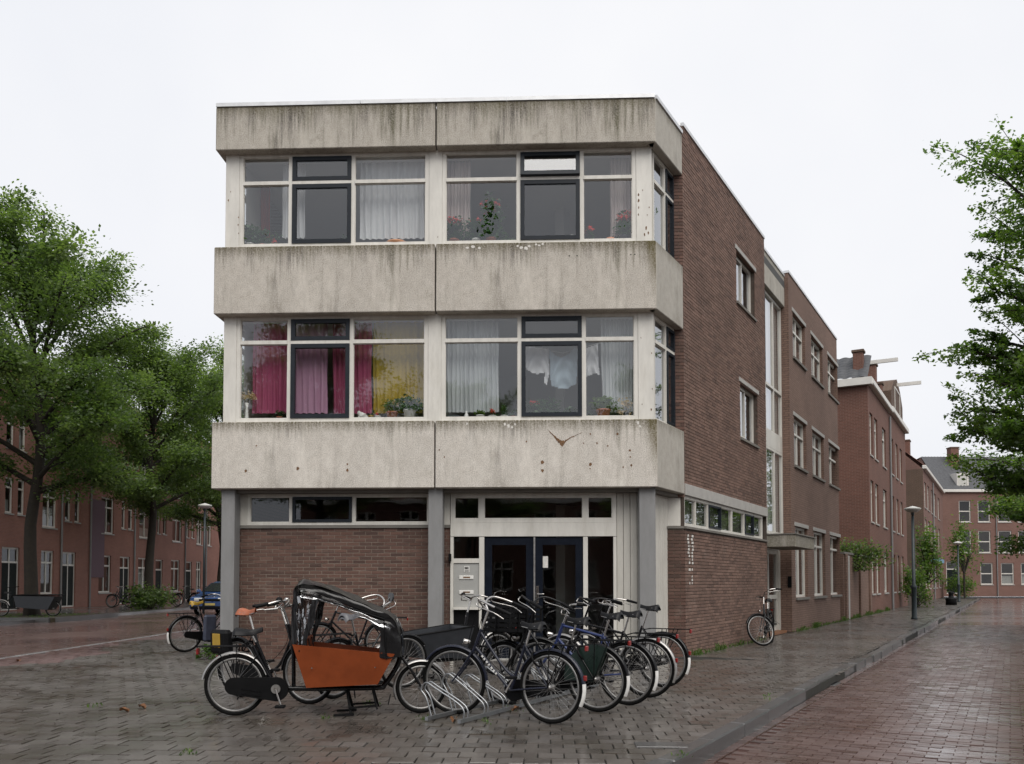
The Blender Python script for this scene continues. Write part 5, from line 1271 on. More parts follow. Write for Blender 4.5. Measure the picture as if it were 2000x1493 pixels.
# ---------------------------------------------------------------- orange cargo bicycle
def cargo(label,rear,front,box='orange',canopy=True,Rr=.31,Rf=.262,wbc=1.87,yawfix=None,steer=.12):
    rear=Vector(rear[:2]); front=Vector(front[:2]); d=front-rear; yaw=atan2(d.y,d.x)
    t=thing('cargo_bicycle',label,'cargo bicycle',(rear.x,rear.y,0),0); t.rotation_euler=(0,0,yaw)
    bb=(.40,.275)
    f=MB(); f.tube(smoothpts([(.17,0,.70),(.26,0,.52),(.36,0,.36),(.46,0,.285),(.62,0,.265),(1.40,0,.265),(1.50,0,.30),(1.62,0,.48),(1.66,0,.60)],5),.026,10)
    f.tube([(bb[0],0,bb[1]),(.24,0,.66),(.2,0,.74)],.018,9); f.tube([(.58,0,.27),(.575,0,.62),(.52,0,.92)],.021,9); f.tube([(.30,0,.50),(.56,0,.50)],.014,8) if False else None
    for s_ in (-1,1):
        f.tube([(bb[0],.03*s_,bb[1]),(0,.065*s_,Rr)],.010,7); f.tube([(.23,.02*s_,.62),(0,.065*s_,Rr)],.009,7)
    f.build('frame',M['black'],t)
    wheel(t,'rear_wheel',(0,Rr),Rr)
    ha=Vector((-.30,0,.95)).normalized(); SM=Matrix.Translation((1.66,0,.58))@Matrix.Rotation(steer,4,ha)@Matrix.Translation((-1.66,0,-.58))
    wheel(t,'front_wheel',(wbc,Rf),Rf,SM)
    k=MB()
    for s_ in (-1,1): k.tube([(1.67,.05*s_,.57),(1.78,.06*s_,.42),(wbc,.062*s_,Rf)],.012,8)
    k.tube([(1.67,-.05,.575),(1.67,.05,.575)],.016,8); k.xf(SM).build('fork',M['black'],t)
    fender((wbc,Rf),Rf+.02,28,205,.06).xf(SM).build('front_mudguard',M['alu'],t)
    MB().bar((wbc-Rf-.05,0,Rf-.06),(wbc-Rf-.075,0,Rf-.17),.075,.006,(1,0,0)).xf(SM).build('mud_flap',M['blackmatt'],t)
    fr_=fender((0,Rr),Rr+.022,18,170,.06).build('rear_mudguard',M['alu'],t)
    # chain case, crank, saddle, rack, stand
    P=[(bb[0]+.02+.12*cos(radians(a)),bb[1]-.005+.12*sin(radians(a))) for a in range(-90,91,12)]+[(-.0+.085*cos(radians(a)),Rr-.005+.085*sin(radians(a))) for a in range(90,271,15)]
    cc=MB().prism(P,-.10,-.058).build('chain_case',M['blackmatt'],t)
    for z in (.0,-.045): MB().bar((.08,-.102,Rr-.03+z),(.27,-.102,Rr-.06+z),.006,.012).build('rib',M['black'],cc)
    q=MB(); q.tube([(bb[0]+.02,-.12,bb[1]),(bb[0]+.075,-.13,bb[1]-.16)],.011,7); q.tube([(bb[0]+.02,.1,bb[1]),(bb[0]-.035,.11,bb[1]+.16)],.011,7); q.tube([(bb[0]+.02,-.125,bb[1]),(bb[0]+.02,.1,bb[1])],.016,8); co=q.build('crank',M['chrome'],t)
    MB().tube([(bb[0]+.02,-.118,bb[1]),(bb[0]+.02,-.101,bb[1])],.046,18).build('crank_cover',M['alu'],co)
    MB().cbox(bb[0]+.03,bb[0]+.125,-.23,-.135,bb[1]-.178,bb[1]-.152,.004).build('pedal',M['blackmatt'],co); MB().cbox(bb[0]-.08,bb[0]+.01,.115,.21,bb[1]+.15,bb[1]+.176,.004).build('pedal',M['blackmatt'],co)
    MB().tube([(.215,0,.70),(.165,0,.80)],.014,8).build('seat_post',M['chrome'],t)
    s0=saddle_mb(.12,.875,.29,.23).build('saddle',M['saddle'],t)
    q=MB(); rz_=.70
    for y in (-.07,-.025,.025,.07): q.tube([(.13,y,rz_),(-.36,y,rz_)],.006,6)
    q.tube([(-.36,-.075,rz_),(-.36,.075,rz_)],.007,6); q.tube([(.13,-.07,rz_),(.13,.07,rz_)],.007,6)
    for s_ in (-1,1): q.tube([(0,.075*s_,Rr),(-.17,.075*s_,rz_)],.006,6); q.tube([(.03,.075*s_,Rr),(.02,.075*s_,rz_)],.006,6)
    ro=q.build('rack',M['blackmatt'],t); MB().cbox(-.385,-.362,-.04,.04,rz_-.085,rz_-.02,.008).build('rear_light',M['redlens'],ro)
    q=MB(); q.tube([(.54,0,.86),(.46,0,1.10)],.0135,8)
    for s_ in (-1,1): q.tube(smoothpts([(.47,0,1.09),(.50,.12*s_,1.14),(.47,.24*s_,1.16),(.36,.30*s_,1.13),(.27,.31*s_,1.11)],5),.0115,8)
    ho=q.build('handlebar',M['chrome'],t)
    for s_ in (-1,1): MB().tube([(.375,.297*s_,1.135),(.25,.312*s_,1.105)],.0175,8).build('grip',M['blackmatt'],ho); MB().tube([(.49,.2*s_,1.13),(.45,.26*s_,1.085),(.33,.29*s_,1.075)],.008,6).build('brake_lever',M['chrome'],ho)
    MB().lathe([(0,.035),(.022,.03),(.034,.01),(.034,0),(0,0)],14,(.46,-.2,1.165)).build('bell',M['blackmatt'],ho)
    q=MB()
    for s_ in (-1,1):
        q=MB(); q.tube([(1.12,.06*s_,.25),(1.17,.14*s_,.02)],.013,7); q.tube([(1.38,.06*s_,.25),(1.43,.12*s_,.06)],.010,7)
        q.bar((1.0,.17*s_,.012),(1.2,.14*s_,.02),.05,.02); q.bar((1.15,.14*s_,.08),(1.42,.12*s_,.1),.02,.02); q.build('stand',M['blackmatt'],t)
    # the box: five boards
    tl,tr,bl,br=(.61,.735),(1.61,.63),(.74,.30),(1.44,.325); wt,wb_=.315,.255
    bm=M[box]
    def side_board(s_):
        q=MB(); th=.012
        o=[(tl[0],wt*s_,tl[1]),(tr[0],wt*.86*s_,tr[1]),(br[0],wb_*.9*s_,br[1]),(bl[0],wb_*s_,bl[1])]; i_=[(x,y-th*s_,z) for x,y,z in o]
        q.add(o+i_,[(0,1,2,3),(7,6,5,4),(0,4,5,1),(1,5,6,2),(2,6,7,3),(3,7,4,0)]); q.build('box_side',bm,t)
        for x,z in ((.80,.50),(1.42,.50)): MB().tube([(x,(wt*.93)*s_*.985,z),(x,(wt*.93)*s_+.012*s_,z)],.007,8).build('bolt',M['chrome'],t)
    side_board(-1); side_board(1)
    def cross(a,b,w0,w1,name):
        q=MB(); dx=.012; o=[(a[0],-w0,a[1]),(a[0],w0,a[1]),(b[0],w1,b[1]),(b[0],-w1,b[1])]; i_=[(x+dx,y,z) for x,y,z in o]
        q.add(o+i_,[(0,1,2,3),(7,6,5,4),(0,4,5,1),(1,5,6,2),(2,6,7,3),(3,7,4,0)]); q.build(name,bm,t)
    cross((tl[0]+.004,tl[1]-.004),(bl[0]+.004,bl[1]),wt-.014,wb_-.014,'box_back'); cross((tr[0]-.018,tr[1]-.004),(br[0]-.018,br[1]),wt*.86-.014,wb_*.9-.014,'box_front')
    q=MB(); q.add([(bl[0],-wb_,.302),(bl[0],wb_,.302),(br[0],wb_*.9,.327),(br[0],-wb_*.9,.327)],[(0,1,2,3)]); q.build('box_floor',bm,t)
    if not canopy:
        q=MB(); q.tube([(tl[0],-wt,tl[1]),(tr[0],-wt*.86,tr[1]),(tr[0],wt*.86,tr[1]),(tl[0],wt,tl[1])],.013,6,True,True); q.build('box_rim',M['blackmatt'],t)
        return t
    # seat back inside the box, with a harness
    sb=MB().cbox(.715,.735,-.255,.255,.46,.80,.008).build('bench_back',bm,t)
    for y in (-.12,.12): MB().bar((.74,y,.78),(.80,y*.8,.48),.035,.006,(1,0,0)).build('harness',M['blackmatt'],sb)
    # rain canopy: arched hoops, vinyl roof with clear panels
    hw=.30
    prof=[(.60,.70),(.60,.98),(.615,1.22),(.655,1.315),(.73,1.335),(.95,1.275),(1.20,1.17),(1.44,1.06),(1.56,1.0),(1.63,.91),(1.66,.76),(1.665,.60)]
    PR=[(p.x,p.z) for p in smoothpts([(x,0,z) for x,z in prof],4)]
    def wr(x,z,k): return .007*sin(x*31+z*17+k*2.1)+.005*sin(x*11-z*23+k)
    def skin(i0,i1,y0,y1,mat,name,nv=8,off=0.0):
        q=MB(); n=i1-i0
        def fn(u,v):
            i=min(i0+int(round(u*n)),i1); x,z=PR[i]; y=y0+(y1-y0)*v; crown=.035*(1-(y/hw)**2); up=min(1,max(0,(z-.7)/.45))
            return (x+wr(x,z,v*5)+ (.02*(1-(y/hw)**2)*(-1 if x<.66 else 1 if x>1.58 else 0)),y*(1-.10*max(0,x-.7)),z+crown*up+wr(z,x,v*4+1)+off)
        q.grid(fn,n,nv); o=q.build(name,mat,t); return o
    nP=len(PR)-1
    top=skin(6,34,-hw,hw,M['vinyl'],'canopy_roof',12)
    skin(0,6,-hw,-.17,M['vinyl'],'canopy_rear_panel',4); skin(0,6,.17,hw,M['vinyl'],'canopy_rear_panel',4)
    skin(0,6,-.17,.17,M['clear'],'canopy_rear_window',5)
    skin(34,nP,-hw,-.20,M['vinyl'],'canopy_front_panel',3); skin(34,nP,.20,hw,M['vinyl'],'canopy_front_panel',3); skin(34,nP,-.20,.20,M['clear'],'canopy_front_window',5)
    for s_ in (-1,1):                                     # side flaps: rear pillar, valance under the roof edge, front pillar
        ys=hw*s_
        def flap(outer,inner,name,mat=None):
            q=MB(); n=len(outer)-1
            q.grid(lambda u,v:((lambda a,b:(a[0]+(b[0]-a[0])*v+wr(a[0],a[1],v*3),ys*(1-.10*max(0,a[0]-.7))+.012*sin(v*7+u*9)*s_,a[1]+(b[1]-a[1])*v+wr(a[1],a[0],v*2)))(outer[min(int(round(u*n)),n)],inner[min(int(round(u*n)),n)])),n,4)
            return q.build(name,mat or M['vinyl'],t)
        o_=PR[0:13]; i_=[(.655,min(z,1.27)) for x,z in o_]; flap(o_,i_,'canopy_rear_pillar')
        rows=[(.72+.05*k) for k in range(11)]
        flap([(.656,z) for z in rows],[(.70+.10*max(0,z-.72)/.5,z) for z in rows],'canopy_side_window',M['clear'])
        flap([(.701+.10*max(0,z-.72)/.5,z) for z in rows],[(.745+.14*max(0,z-.72)/.5,z) for z in rows],'canopy_inner_pillar')
        o_=PR[14:36]; i_=[(x-.01,z-.075) for x,z in o_]; flap(o_,i_,'canopy_valance'); o3=[(x-.01,z-.075) for x,z in PR[15:34]]; i3=[(x-.015,z-.135) for x,z in PR[15:34]]; flap(o3,i3,'canopy_side_window',M['clear'])
        o_=PR[14:34]; o2=[(x,z-.02) for x,z in o_]; i_=[(x-.01,z-.065) for x,z in o_]
        o_=PR[33:nP+1]; i_=[(min(x,1.63)-.17-.05*(z>.9),z-.02) for x,z in o_]; flap(o_,i_,'canopy_front_pillar')
        q=MB(); q.tube([(.675,ys*.985,.66),(.70,ys*.98,1.21)],.011,7); q.tube([(.70,ys*.98,1.24),(1.5,ys*.93,.98)],.011,7); q.tube([(1.5,ys*.91,.98),(1.53,ys*.89,.58)],.011,7); q.build('canopy_hoop',M['blackmatt'],t)
    return t
cargo('orange box cargo bicycle with a black rain canopy, in front of the brick wall',gnd(459,1398),gnd(822,1393))
t=cargo('dark grey open-box cargo bicycle behind the rack, pointing at the camera',(-.22,12.75),(-1.72,11.62),'greybox',False,steer=.3)
yb=MB().cbox(.62,.66,-.1,.1,.72,.95,.01)
# orange pennant-like guard stuck by the front of the dark cargo box
# ---------------------------------------------------------------- steel bicycle rack
p0=gnd(880,1410); rk=thing('bicycle_rack','low galvanised steel bicycle rack with slanted wheel hoops','bicycle rack',(p0.x,p0.y,0),atan2(RK.y,RK.x))
# x along the rack, y towards the front wheels
MB().bar((-.12,-.17,.03),(3.3,-.17,.03),.034,.034).build('rail',M['steel'],rk); MB().bar((-.12,.20,.03),(3.3,.20,.03),.034,.034).build('rail',M['steel'],rk)
for i in range(9):
    x=.0+i*.39
    for dx in (-.035,.035):
        tall=.30 if i%2 else .22
        MB().tube(smoothpts([(x+dx,-.17,.05),(x+dx,-.17,.12),(x+dx,-.10,.19),(x+dx,.16,.20+tall*.55),(x+dx,.26,.23+tall*.62),(x+dx,.32,.20+tall*.45),(x+dx,.26,.20+tall*.1),(x+dx,.20,.05)],4),.0085,7).build('wheel_hoop',M['steel'],rk)
# ---------------------------------------------------------------- things behind the windows
def wz(fl): return ZW[fl][0]+.036
CM={}
def cloth(key,*a):
    if key not in CM: CM[key]=mat_cloth(key,*a)
    return CM[key]
def curtain(label,fl,pa,pb,col,ptop,pbot,sheer=0.0,y=.50,waves=9,amp=.028,pinch=0.0,group=None):
    a=fa(pa,(ptop+pbot)/2,y)[0]; b=fa(pb,(ptop+pbot)/2,y)[0]; z1=fa(pa,ptop,y)[1]; z0=fa(pa,pbot,y)[1]
    ph=R.uniform(0,6)
    def f(u,v):
        k=1-pinch*(1-v)*.6; x=(a+b)/2+(u-.5)*(b-a)*k
        return (x+.006*sin(v*9+u*20),y+amp*sin(u*waves*2*pi+ph+.5*sin(v*3))*(.6+.4*(1-v))+.012*sin(u*waves*5+v*2+ph),z0+(z1-z0)*v+.004*sin(u*waves*2*pi))
    m=MB().grid(f,max(24,waves*10),10)
    o=tag(m.build('curtain',cloth(col[0],col[1],sheer),fix=False),label,'curtain',group)
    o.location=(A2.x,A2.y,0); o.rotation_euler=(0,0,FANG); return o
WHT=('white_curtain',(.82,.82,.83)); PNK=('pale_pink_curtain',(.76,.66,.63)); MAG=('magenta_curtain',(.47,.11,.21)); MAU=('mauve_curtain',(.62,.36,.50)); MUS=('mustard_curtain',(.52,.37,.07)); NET=('net_lace',(.80,.83,.84)); RED=('red_curtain',(.45,.05,.03))
curtain('narrow white curtain gathered at the post of the top-left window','up',553,597,WHT,305,466,.0,waves=5)
curtain('wide white curtain drawn across the top-left window\'s right-hand pane','up',704,829,WHT,302,468,.12,waves=10)
curtain('red curtain deep inside the top-left room','up',502,528,RED,360,466,0,y=1.3,waves=2)
curtain('pinkish striped curtain at the geraniums in the top-right window','up',872,919,PNK,300,463,.1,waves=7)
curtain('pinkish striped curtain beside the dark pot in the top-right window','up',1192,1240,PNK,297,463,.1,waves=7)
curtain('magenta curtain beside the vase in the middle-left window','lo',494,562,MAG,615,808,0,waves=6)
curtain('mauve curtain behind the dark sash of the middle-left window','lo',566,640,MAU,615,808,0,waves=6)
curtain('slim magenta curtain pulled aside behind the dark sash','lo',648,688,MAG,615,808,0,waves=4,pinch=.3)
curtain('magenta curtain next to the mustard one','lo',688,726,MAG,615,808,0,waves=4)
curtain('mustard yellow curtain in the middle-left window','lo',728,834,MUS,612,808,0,waves=7,pinch=.04)
curtain('wide pale net curtain in the middle-right window','lo',870,974,NET,610,806,.18,waves=12)
curtain('pale net curtain by the terracotta pot at the right end','lo',1172,1242,NET,608,806,.15,waves=9,pinch=.2)
for i,(pa,pb) in enumerate(((488,505),(520,538))): pass
# washing
def wash(label,outline,col,y=.47,sag=0.0):
    pts=[fa(px,py,y) for px,py in outline]; xs=[p[0] for p in pts]; zs_=[p[1] for p in pts]
    x0,x1,z0,z1=min(xs),max(xs),min(zs_),max(zs_); nu,nv=34,34
    def ins(x,z):
        c=False; j=len(pts)-1
        for i in range(len(pts)):
            xi,zi=pts[i];xj,zj=pts[j]
            if (zi>z)!=(zj>z) and x<(xj-xi)*(z-zi)/(zj-zi)+xi: c=not c
            j=i
        return c
    m=MB(); vs=[];idx={}
    for j in range(nv+1):
        for i in range(nu+1):
            u,v=i/nu,j/nv; x=x0+(x1-x0)*u; z=z0+(z1-z0)*v
            vs.append((x,y+.018*sin(u*14+sin(v*5)*1.5)*(1-v*.5)+.012*sin((u-.5)**2*40+v*16),z))
    fs=[(j*(nu+1)+i,j*(nu+1)+i+1,(j+1)*(nu+1)+i+1,(j+1)*(nu+1)+i) for j in range(nv) for i in range(nu) if ins(x0+(x1-x0)*(i+.5)/nu,z0+(z1-z0)*(j+.5)/nv)]
    m.add(vs,fs,True); o=tag(m.build('laundry',cloth(*col),fix=False),label,'laundry','washing hung in the window'); o.location=(A2.x,A2.y,0); o.rotation_euler=(0,0,FANG)
wash('white shirt hanging at the left of the dark sash',[(1024,675),(1045,678),(1071,682),(1073,728),(1068,752),(1063,750),(1064,728),(1050,731),(1040,729),(1028,722)],('white_linen',(.84,.84,.86)))
wash('light blue cloth sagging from the line',[(1073,682),(1084,694),(1097,699),(1110,692),(1122,680),(1129,684),(1126,750),(1108,759),(1092,759),(1076,753)],('blue_linen',(.48,.58,.66)))
wash('white garment behind the right-hand pane',[(1140,682),(1168,672),(1169,715),(1172,732),(1160,730),(1140,738)],('white_linen',(.84,.84,.86)))
o=MB().tube([fa(1018,676,.48)[0:1]+(.48,fa(1018,676,.48)[1]),fa(1100,690,.48)[0:1]+(.48,fa(1100,690,.48)[1]),fa(1180,668,.48)[0:1]+(.48,fa(1180,668,.48)[1])],.004,5).build('washing_line',M['whitepot'])
tag(o,'thin washing line strung across the middle-right window','washing line'); o.location=(A2.x,A2.y,0); o.rotation_euler=(0,0,FANG)
# sill things
def onsill(fl,px,y=.37):
    a=fa(px,460 if fl=='up' else 800,y)[0]; p=A2+U*a+V*y; return Vector((p.x,p.y,wz(fl)))
def mper(): return 15.3/FPX
def pot(label,fl,px,w_,h,pmat,leaves=0,ls=.05,spread=(.1,.1,.15),mat='plant',flowers=0,fmat='flower',y=.37,tallz=0,seed=1,flz=.8):
    loc=onsill(fl,px,y); t=thing('potted_plant' if leaves else 'pot',label,'plant' if leaves else 'pot',loc,0)
    r1=w_/2; MB().lathe([(0,0),(r1*.72,0),(r1*.95,h*.86),(r1*1.05,h*.86),(r1*1.05,h),(r1*.9,h),(r1*.85,h*.9),(0,h*.9)],18).build('pot',M[pmat],t)
    rng=np.random.default_rng(seed)
    if leaves:
        leaves=int(leaves*2.2); ls*=1.2; k=max(3,leaves//14); c=rng.normal(size=(k,3))*.42; c[:,2]=np.abs(rng.uniform(.05,1,k)); S_=np.array(spread)
        C_=np.concatenate([(p+rng.normal(size=(14,3))*np.array([.3,.3,.14]))*S_ for p in c]); C_[:,2]=np.abs(C_[:,2])+h*.95
        link('leaves',leaf_mesh('leaves',C_,ls,M[mat],seed),t)
        m=MB()
        for p in c[:8]: m.tube([(0,0,h*.85),(p[0]*S_[0]*.5,p[1]*S_[1]*.5,h+p[2]*S_[2]*.6),(p[0]*S_[0],p[1]*S_[1],h+p[2]*S_[2])],.004,4)
        m.build('stems',M['trunk'] if mat!='plant' else M['weed'],t)
    if flowers:
        P_=[]
        for i in range(flowers):
            a=rng.uniform(0,2*pi); q=rng.uniform(.2,1); c=np.array([spread[0]*q*cos(a),spread[1]*q*sin(a),h+spread[2]*rng.uniform(flz,1.15)])
            P_.append(c+rng.normal(size=(26,3))*.017)
        link('flowers',leaf_mesh('flowers',np.concatenate(P_),.034,M[fmat],seed+5),t)
    return t
pot('bushy green plant at the left end of the top-left sill','up',489,.16,.10,'whitepot',190,.07,(.22,.10,.30),seed=2)
pot('second leafy plant beside the left end of the top-left sill','up',514,.15,.08,'terracotta',140,.06,(.19,.09,.24),seed=3)
pot('small pot with one red flower on the top-left sill','up',537,.09,.08,'whitepot',20,.02,(.03,.03,.04),flowers=3,seed=4)
pot('small terracotta pot with red flower behind the top-left dark sash','up',672,.09,.10,'terracotta',30,.035,(.05,.04,.12),seed=5)
o=MB().lathe([(0,0),(.10,0),(.19,.06),(.19,.075),(.17,.07),(.0,.03)],20).build('bowl',pm('peach_bowl',(.55,.28,.16),.5)); o.location=onsill('up',775); tag(o,'peach coloured bowl in front of the wide white curtain','bowl')
pot('red geranium in terracotta at the left of the top-right sill','up',887,.17,.12,'terracotta',200,.06,(.17,.1,.32),flowers=11,seed=6)
pot('white pot with green plant beside the tall pink-flowered plant','up',930,.15,.12,'whitepot',150,.06,(.15,.1,.30),flowers=4,seed=7)
pot('tall pink-flowered plant in terracotta in the top-right window','up',959,.18,.13,'terracotta',320,.075,(.19,.12,.60),flowers=12,seed=8,flz=.7)
pot('low green plant right of the tall pink-flowered one','up',990,.12,.05,'darkpot',60,.05,(.14,.07,.09),seed=9)
o=MB().lathe([(0,0),(.055,0),(.075,.05),(.07,.12),(.03,.17),(0,.18)],16).build('ornament',M['whitepot']); o.location=onsill('up',1117); tag(o,'rounded white ornament behind the opened top window\'s sash','ornament')
pot('single red flower with a pale leaf in the top-right window','up',1152,.07,.05,'whitepot',14,.09,(.07,.04,.22),flowers=6,seed=10)
o=MB().lathe([(0,0),(.07,0),(.075,.10),(.065,.10),(.06,.02),(0,.02)],16).build('candle_pot',pm('orange_pot',(.6,.25,.13),.5)); o.location=onsill('up',1192); tag(o,'small orange pot at the pinkish curtain','pot')
pot('pink-flowered plant in a dark pot at the right end of the top sill','up',1219,.17,.13,'darkpot',150,.06,(.15,.1,.38),flowers=14,seed=11)
# middle-left sill
l_=onsill('lo',482); t=thing('flower_vase','slim white vase with dried cream flowers in the middle-left window','vase',l_)
MB().lathe([(0,0),(.05,0),(.035,.06),(.022,.25),(.035,.34),(.03,.34),(0,.3)],16).build('vase',M['whitepot'],t)
rng=np.random.default_rng(5); C_=np.concatenate([np.array([.12*cos(i*1.7),.08*sin(i*2.3),.46+.07*sin(i*3.1)])+rng.normal(size=(22,3))*.028 for i in range(11)]); link('flowers',leaf_mesh('flowers',C_,.045,M['flowerp'],6),t)
m=MB(); [m.tube([(0,0,.3),(.1*cos(i*1.7),.06*sin(i*2.3),.46)],.003,4) for i in range(8)]; m.build('stems',M['trunk'],t)
pot('small plant before the magenta curtain','lo',546,.10,.09,'terracotta',40,.04,(.06,.05,.09),seed=12)
t=thing('book','flat white book with a small dark dish on it','book',onsill('lo',661)); MB().cbox(-.14,.14,-.07,.07,0,.03,.004).build('cover',M['whitepot'],t)
o=MB().lathe([(0,0),(.05,0),(.09,.05),(.08,.05),(0,.015)],16).build('dish',M['darkpot']); o.location=onsill('lo',661)+Vector((0,0,.031)); tag(o,'small dark dish lying on the flat white book','dish')
# white ceramic cat: one continuous body
l_=onsill('lo',707); 
me=bpy.data.meshes.new('cat_figure'); sk=[((0.05,0,.045),.055),((.03,0,.09),.058),((-.02,0,.125),.04),((-.055,0,.14),.036),((-.085,0,.13),.018),((-.05,.022,.175),.010),((-.05,-.022,.175),.010),((-.06,.025,.02),.016),((-.06,-.025,.02),.016),((.105,.02,.03),.014),((.11,.05,.02),.01)]
me.from_pydata([p for p,_ in sk],[(0,1),(1,2),(2,3),(3,4),(3,5),(3,6),(2,7),(2,8),(0,9),(9,10)],[]); co=link('cat_figure',me); me.materials.append(M['whitepot'])
co.modifiers.new('skin','SKIN'); 
for i,(p,r_) in enumerate(sk): me.skin_vertices[0].data[i].radius=(r_,r_)
me.skin_vertices[0].data[0].use_root=True
sb_=co.modifiers.new('sub','SUBSURF'); sb_.levels=2; sb_.render_levels=2; co.location=l_+Vector((0,0,.005)); tag(co,'white ceramic cat sitting before the magenta curtain','cat figure')
pot('small yellow pot with a sprig beside the white cat','lo',725,.09,.10,'yellow',18,.03,(.05,.04,.07),seed=13)
pot('small round white pot left of the heather','lo',738,.10,.09,'whitepot',10,.02,(.02,.02,.03),flowers=1,seed=14)
pot('yellow-tipped heather in a terracotta pot before the mustard curtain','lo',766,.20,.16,'terracotta',170,.045,(.15,.1,.20),mat='leaf_light',flowers=9,fmat='flowerp',seed=15,flz=.5)
pot('round green plant in a tall white pot before the mustard curtain','lo',800,.22,.19,'whitepot',330,.055,(.19,.13,.22),mat='plant',seed=16)
# middle-right sill
o=MB().cbox(-.11,.11,-.06,.06,0,.09,.008).build('tray',M['darkpot']); o.location=onsill('lo',886); tag(o,'dark box at the left end of the middle-right sill','box')
o=MB().lathe([(0,0),(.035,0),(.04,.03),(.035,.10),(.018,.13),(.02,.16),(0,.17)],14).build('bottle',M['whitepot']); o.location=onsill('lo',911); tag(o,'small white bottle beside the dark box','bottle')
pot('white square pot with grass on the middle-right sill','lo',938,.14,.09,'whitepot',60,.045,(.07,.05,.06),mat='leaf_light',seed=17)
pot('white pot with a reddish plant on the middle-right sill','lo',962,.14,.08,'whitepot',26,.04,(.06,.04,.08),seed=18,flowers=2)
pot('white cup with tall dark leaves near the dark sash','lo',985,.13,.08,'whitepot',40,.06,(.06,.05,.18),seed=19)
pot('little clay pot beside the dark sash','lo',1002,.09,.07,'terracotta',26,.04,(.05,.04,.12),seed=20)
pot('red-flowered plant in a pink pot under the white shirt','lo',1039,.17,.08,'terracotta',120,.05,(.15,.1,.22),flowers=4,seed=21)
o=MB().cbox(-.065,.065,-.04,.04,0,.11,.008).build('white_box',M['whitepot']); o.location=onsill('lo',1084); tag(o,'small white box under the light blue cloth','box')
pot('dark leafy plant behind the small white box','lo',1066,.1,.05,'darkpot',150,.07,(.20,.1,.30),seed=22,y=.5)
pot('trailing plant at the right of the dark sash','lo',1118,.12,.06,'darkpot',70,.055,(.10,.08,.14),seed=23)
pot('round cactus at the left of the big terracotta pot','lo',1150,.14,.05,'darkpot',90,.025,(.07,.06,.10),seed=24)
pot('yellow-green plant in a big terracotta pot by the net curtain','lo',1178,.25,.17,'terracotta',190,.065,(.19,.12,.20),mat='leaf_light',seed=25)
pot('thin pale dried stems at the right end of the middle-right sill','lo',1222,.10,.05,'whitepot',50,.05,(.10,.05,.26),mat='flowerp',seed=26)

# ---------------------------------------------------------------- street things
def lamp(label,loc,h,r0=.06,base=True):
    t=thing('street_lamp',label,'street lamp',loc); 
    prof=[(0,0),(.11,0),(.11,.05),(.09,.08),(.085,1.1),(.10,1.13),(.10,1.2),(r0,1.25),(r0*.8,h),(0,h)] if base else [(0,0),(r0,0),(r0*.8,h),(0,h)]
    MB().lathe(prof,14).build('post',M['lamppost'],t); MB().lathe([(.03,h),(.06,h+.05),(.05,h+.12),(.0,h+.12)],12).build('lamp_neck',M['lamppost'],t)
    MB().lathe([(.05,h+.12),(.16,h+.14),(.27,h+.22),(.29,h+.27),(.26,h+.28),(.0,h+.36)],22).build('lamp_head',M['lampglass'],t); return t
p=gnd(1786,1210); lamp('dark street lamp post on the side pavement, nearest of the two',p,3.75,.06)
p=gnd(1873,1176); lamp('street lamp with pale dish farther along the side pavement',p,3.75,.06)
p=at(397,1190,37); lamp('street lamp with a pale upturned dish beside the concrete building\'s left edge',(at(400,1000,37).x,37,0),4.35,.05,False)
q=gnd(1858,1182); t=thing('bollard','short black cast-iron bollard on the side pavement','bollard',q)
MB().lathe([(0,0),(.30,0),(.30,.35),(.24,.42),(.15,.45),(.12,.6),(.16,.68),(.12,.78),(0,.8)],12).build('body',M['blackmatt'],t); MB().lathe([(.31,.30),(.33,.33),(.31,.36)],12).build('collar',M['blackmatt'],t)
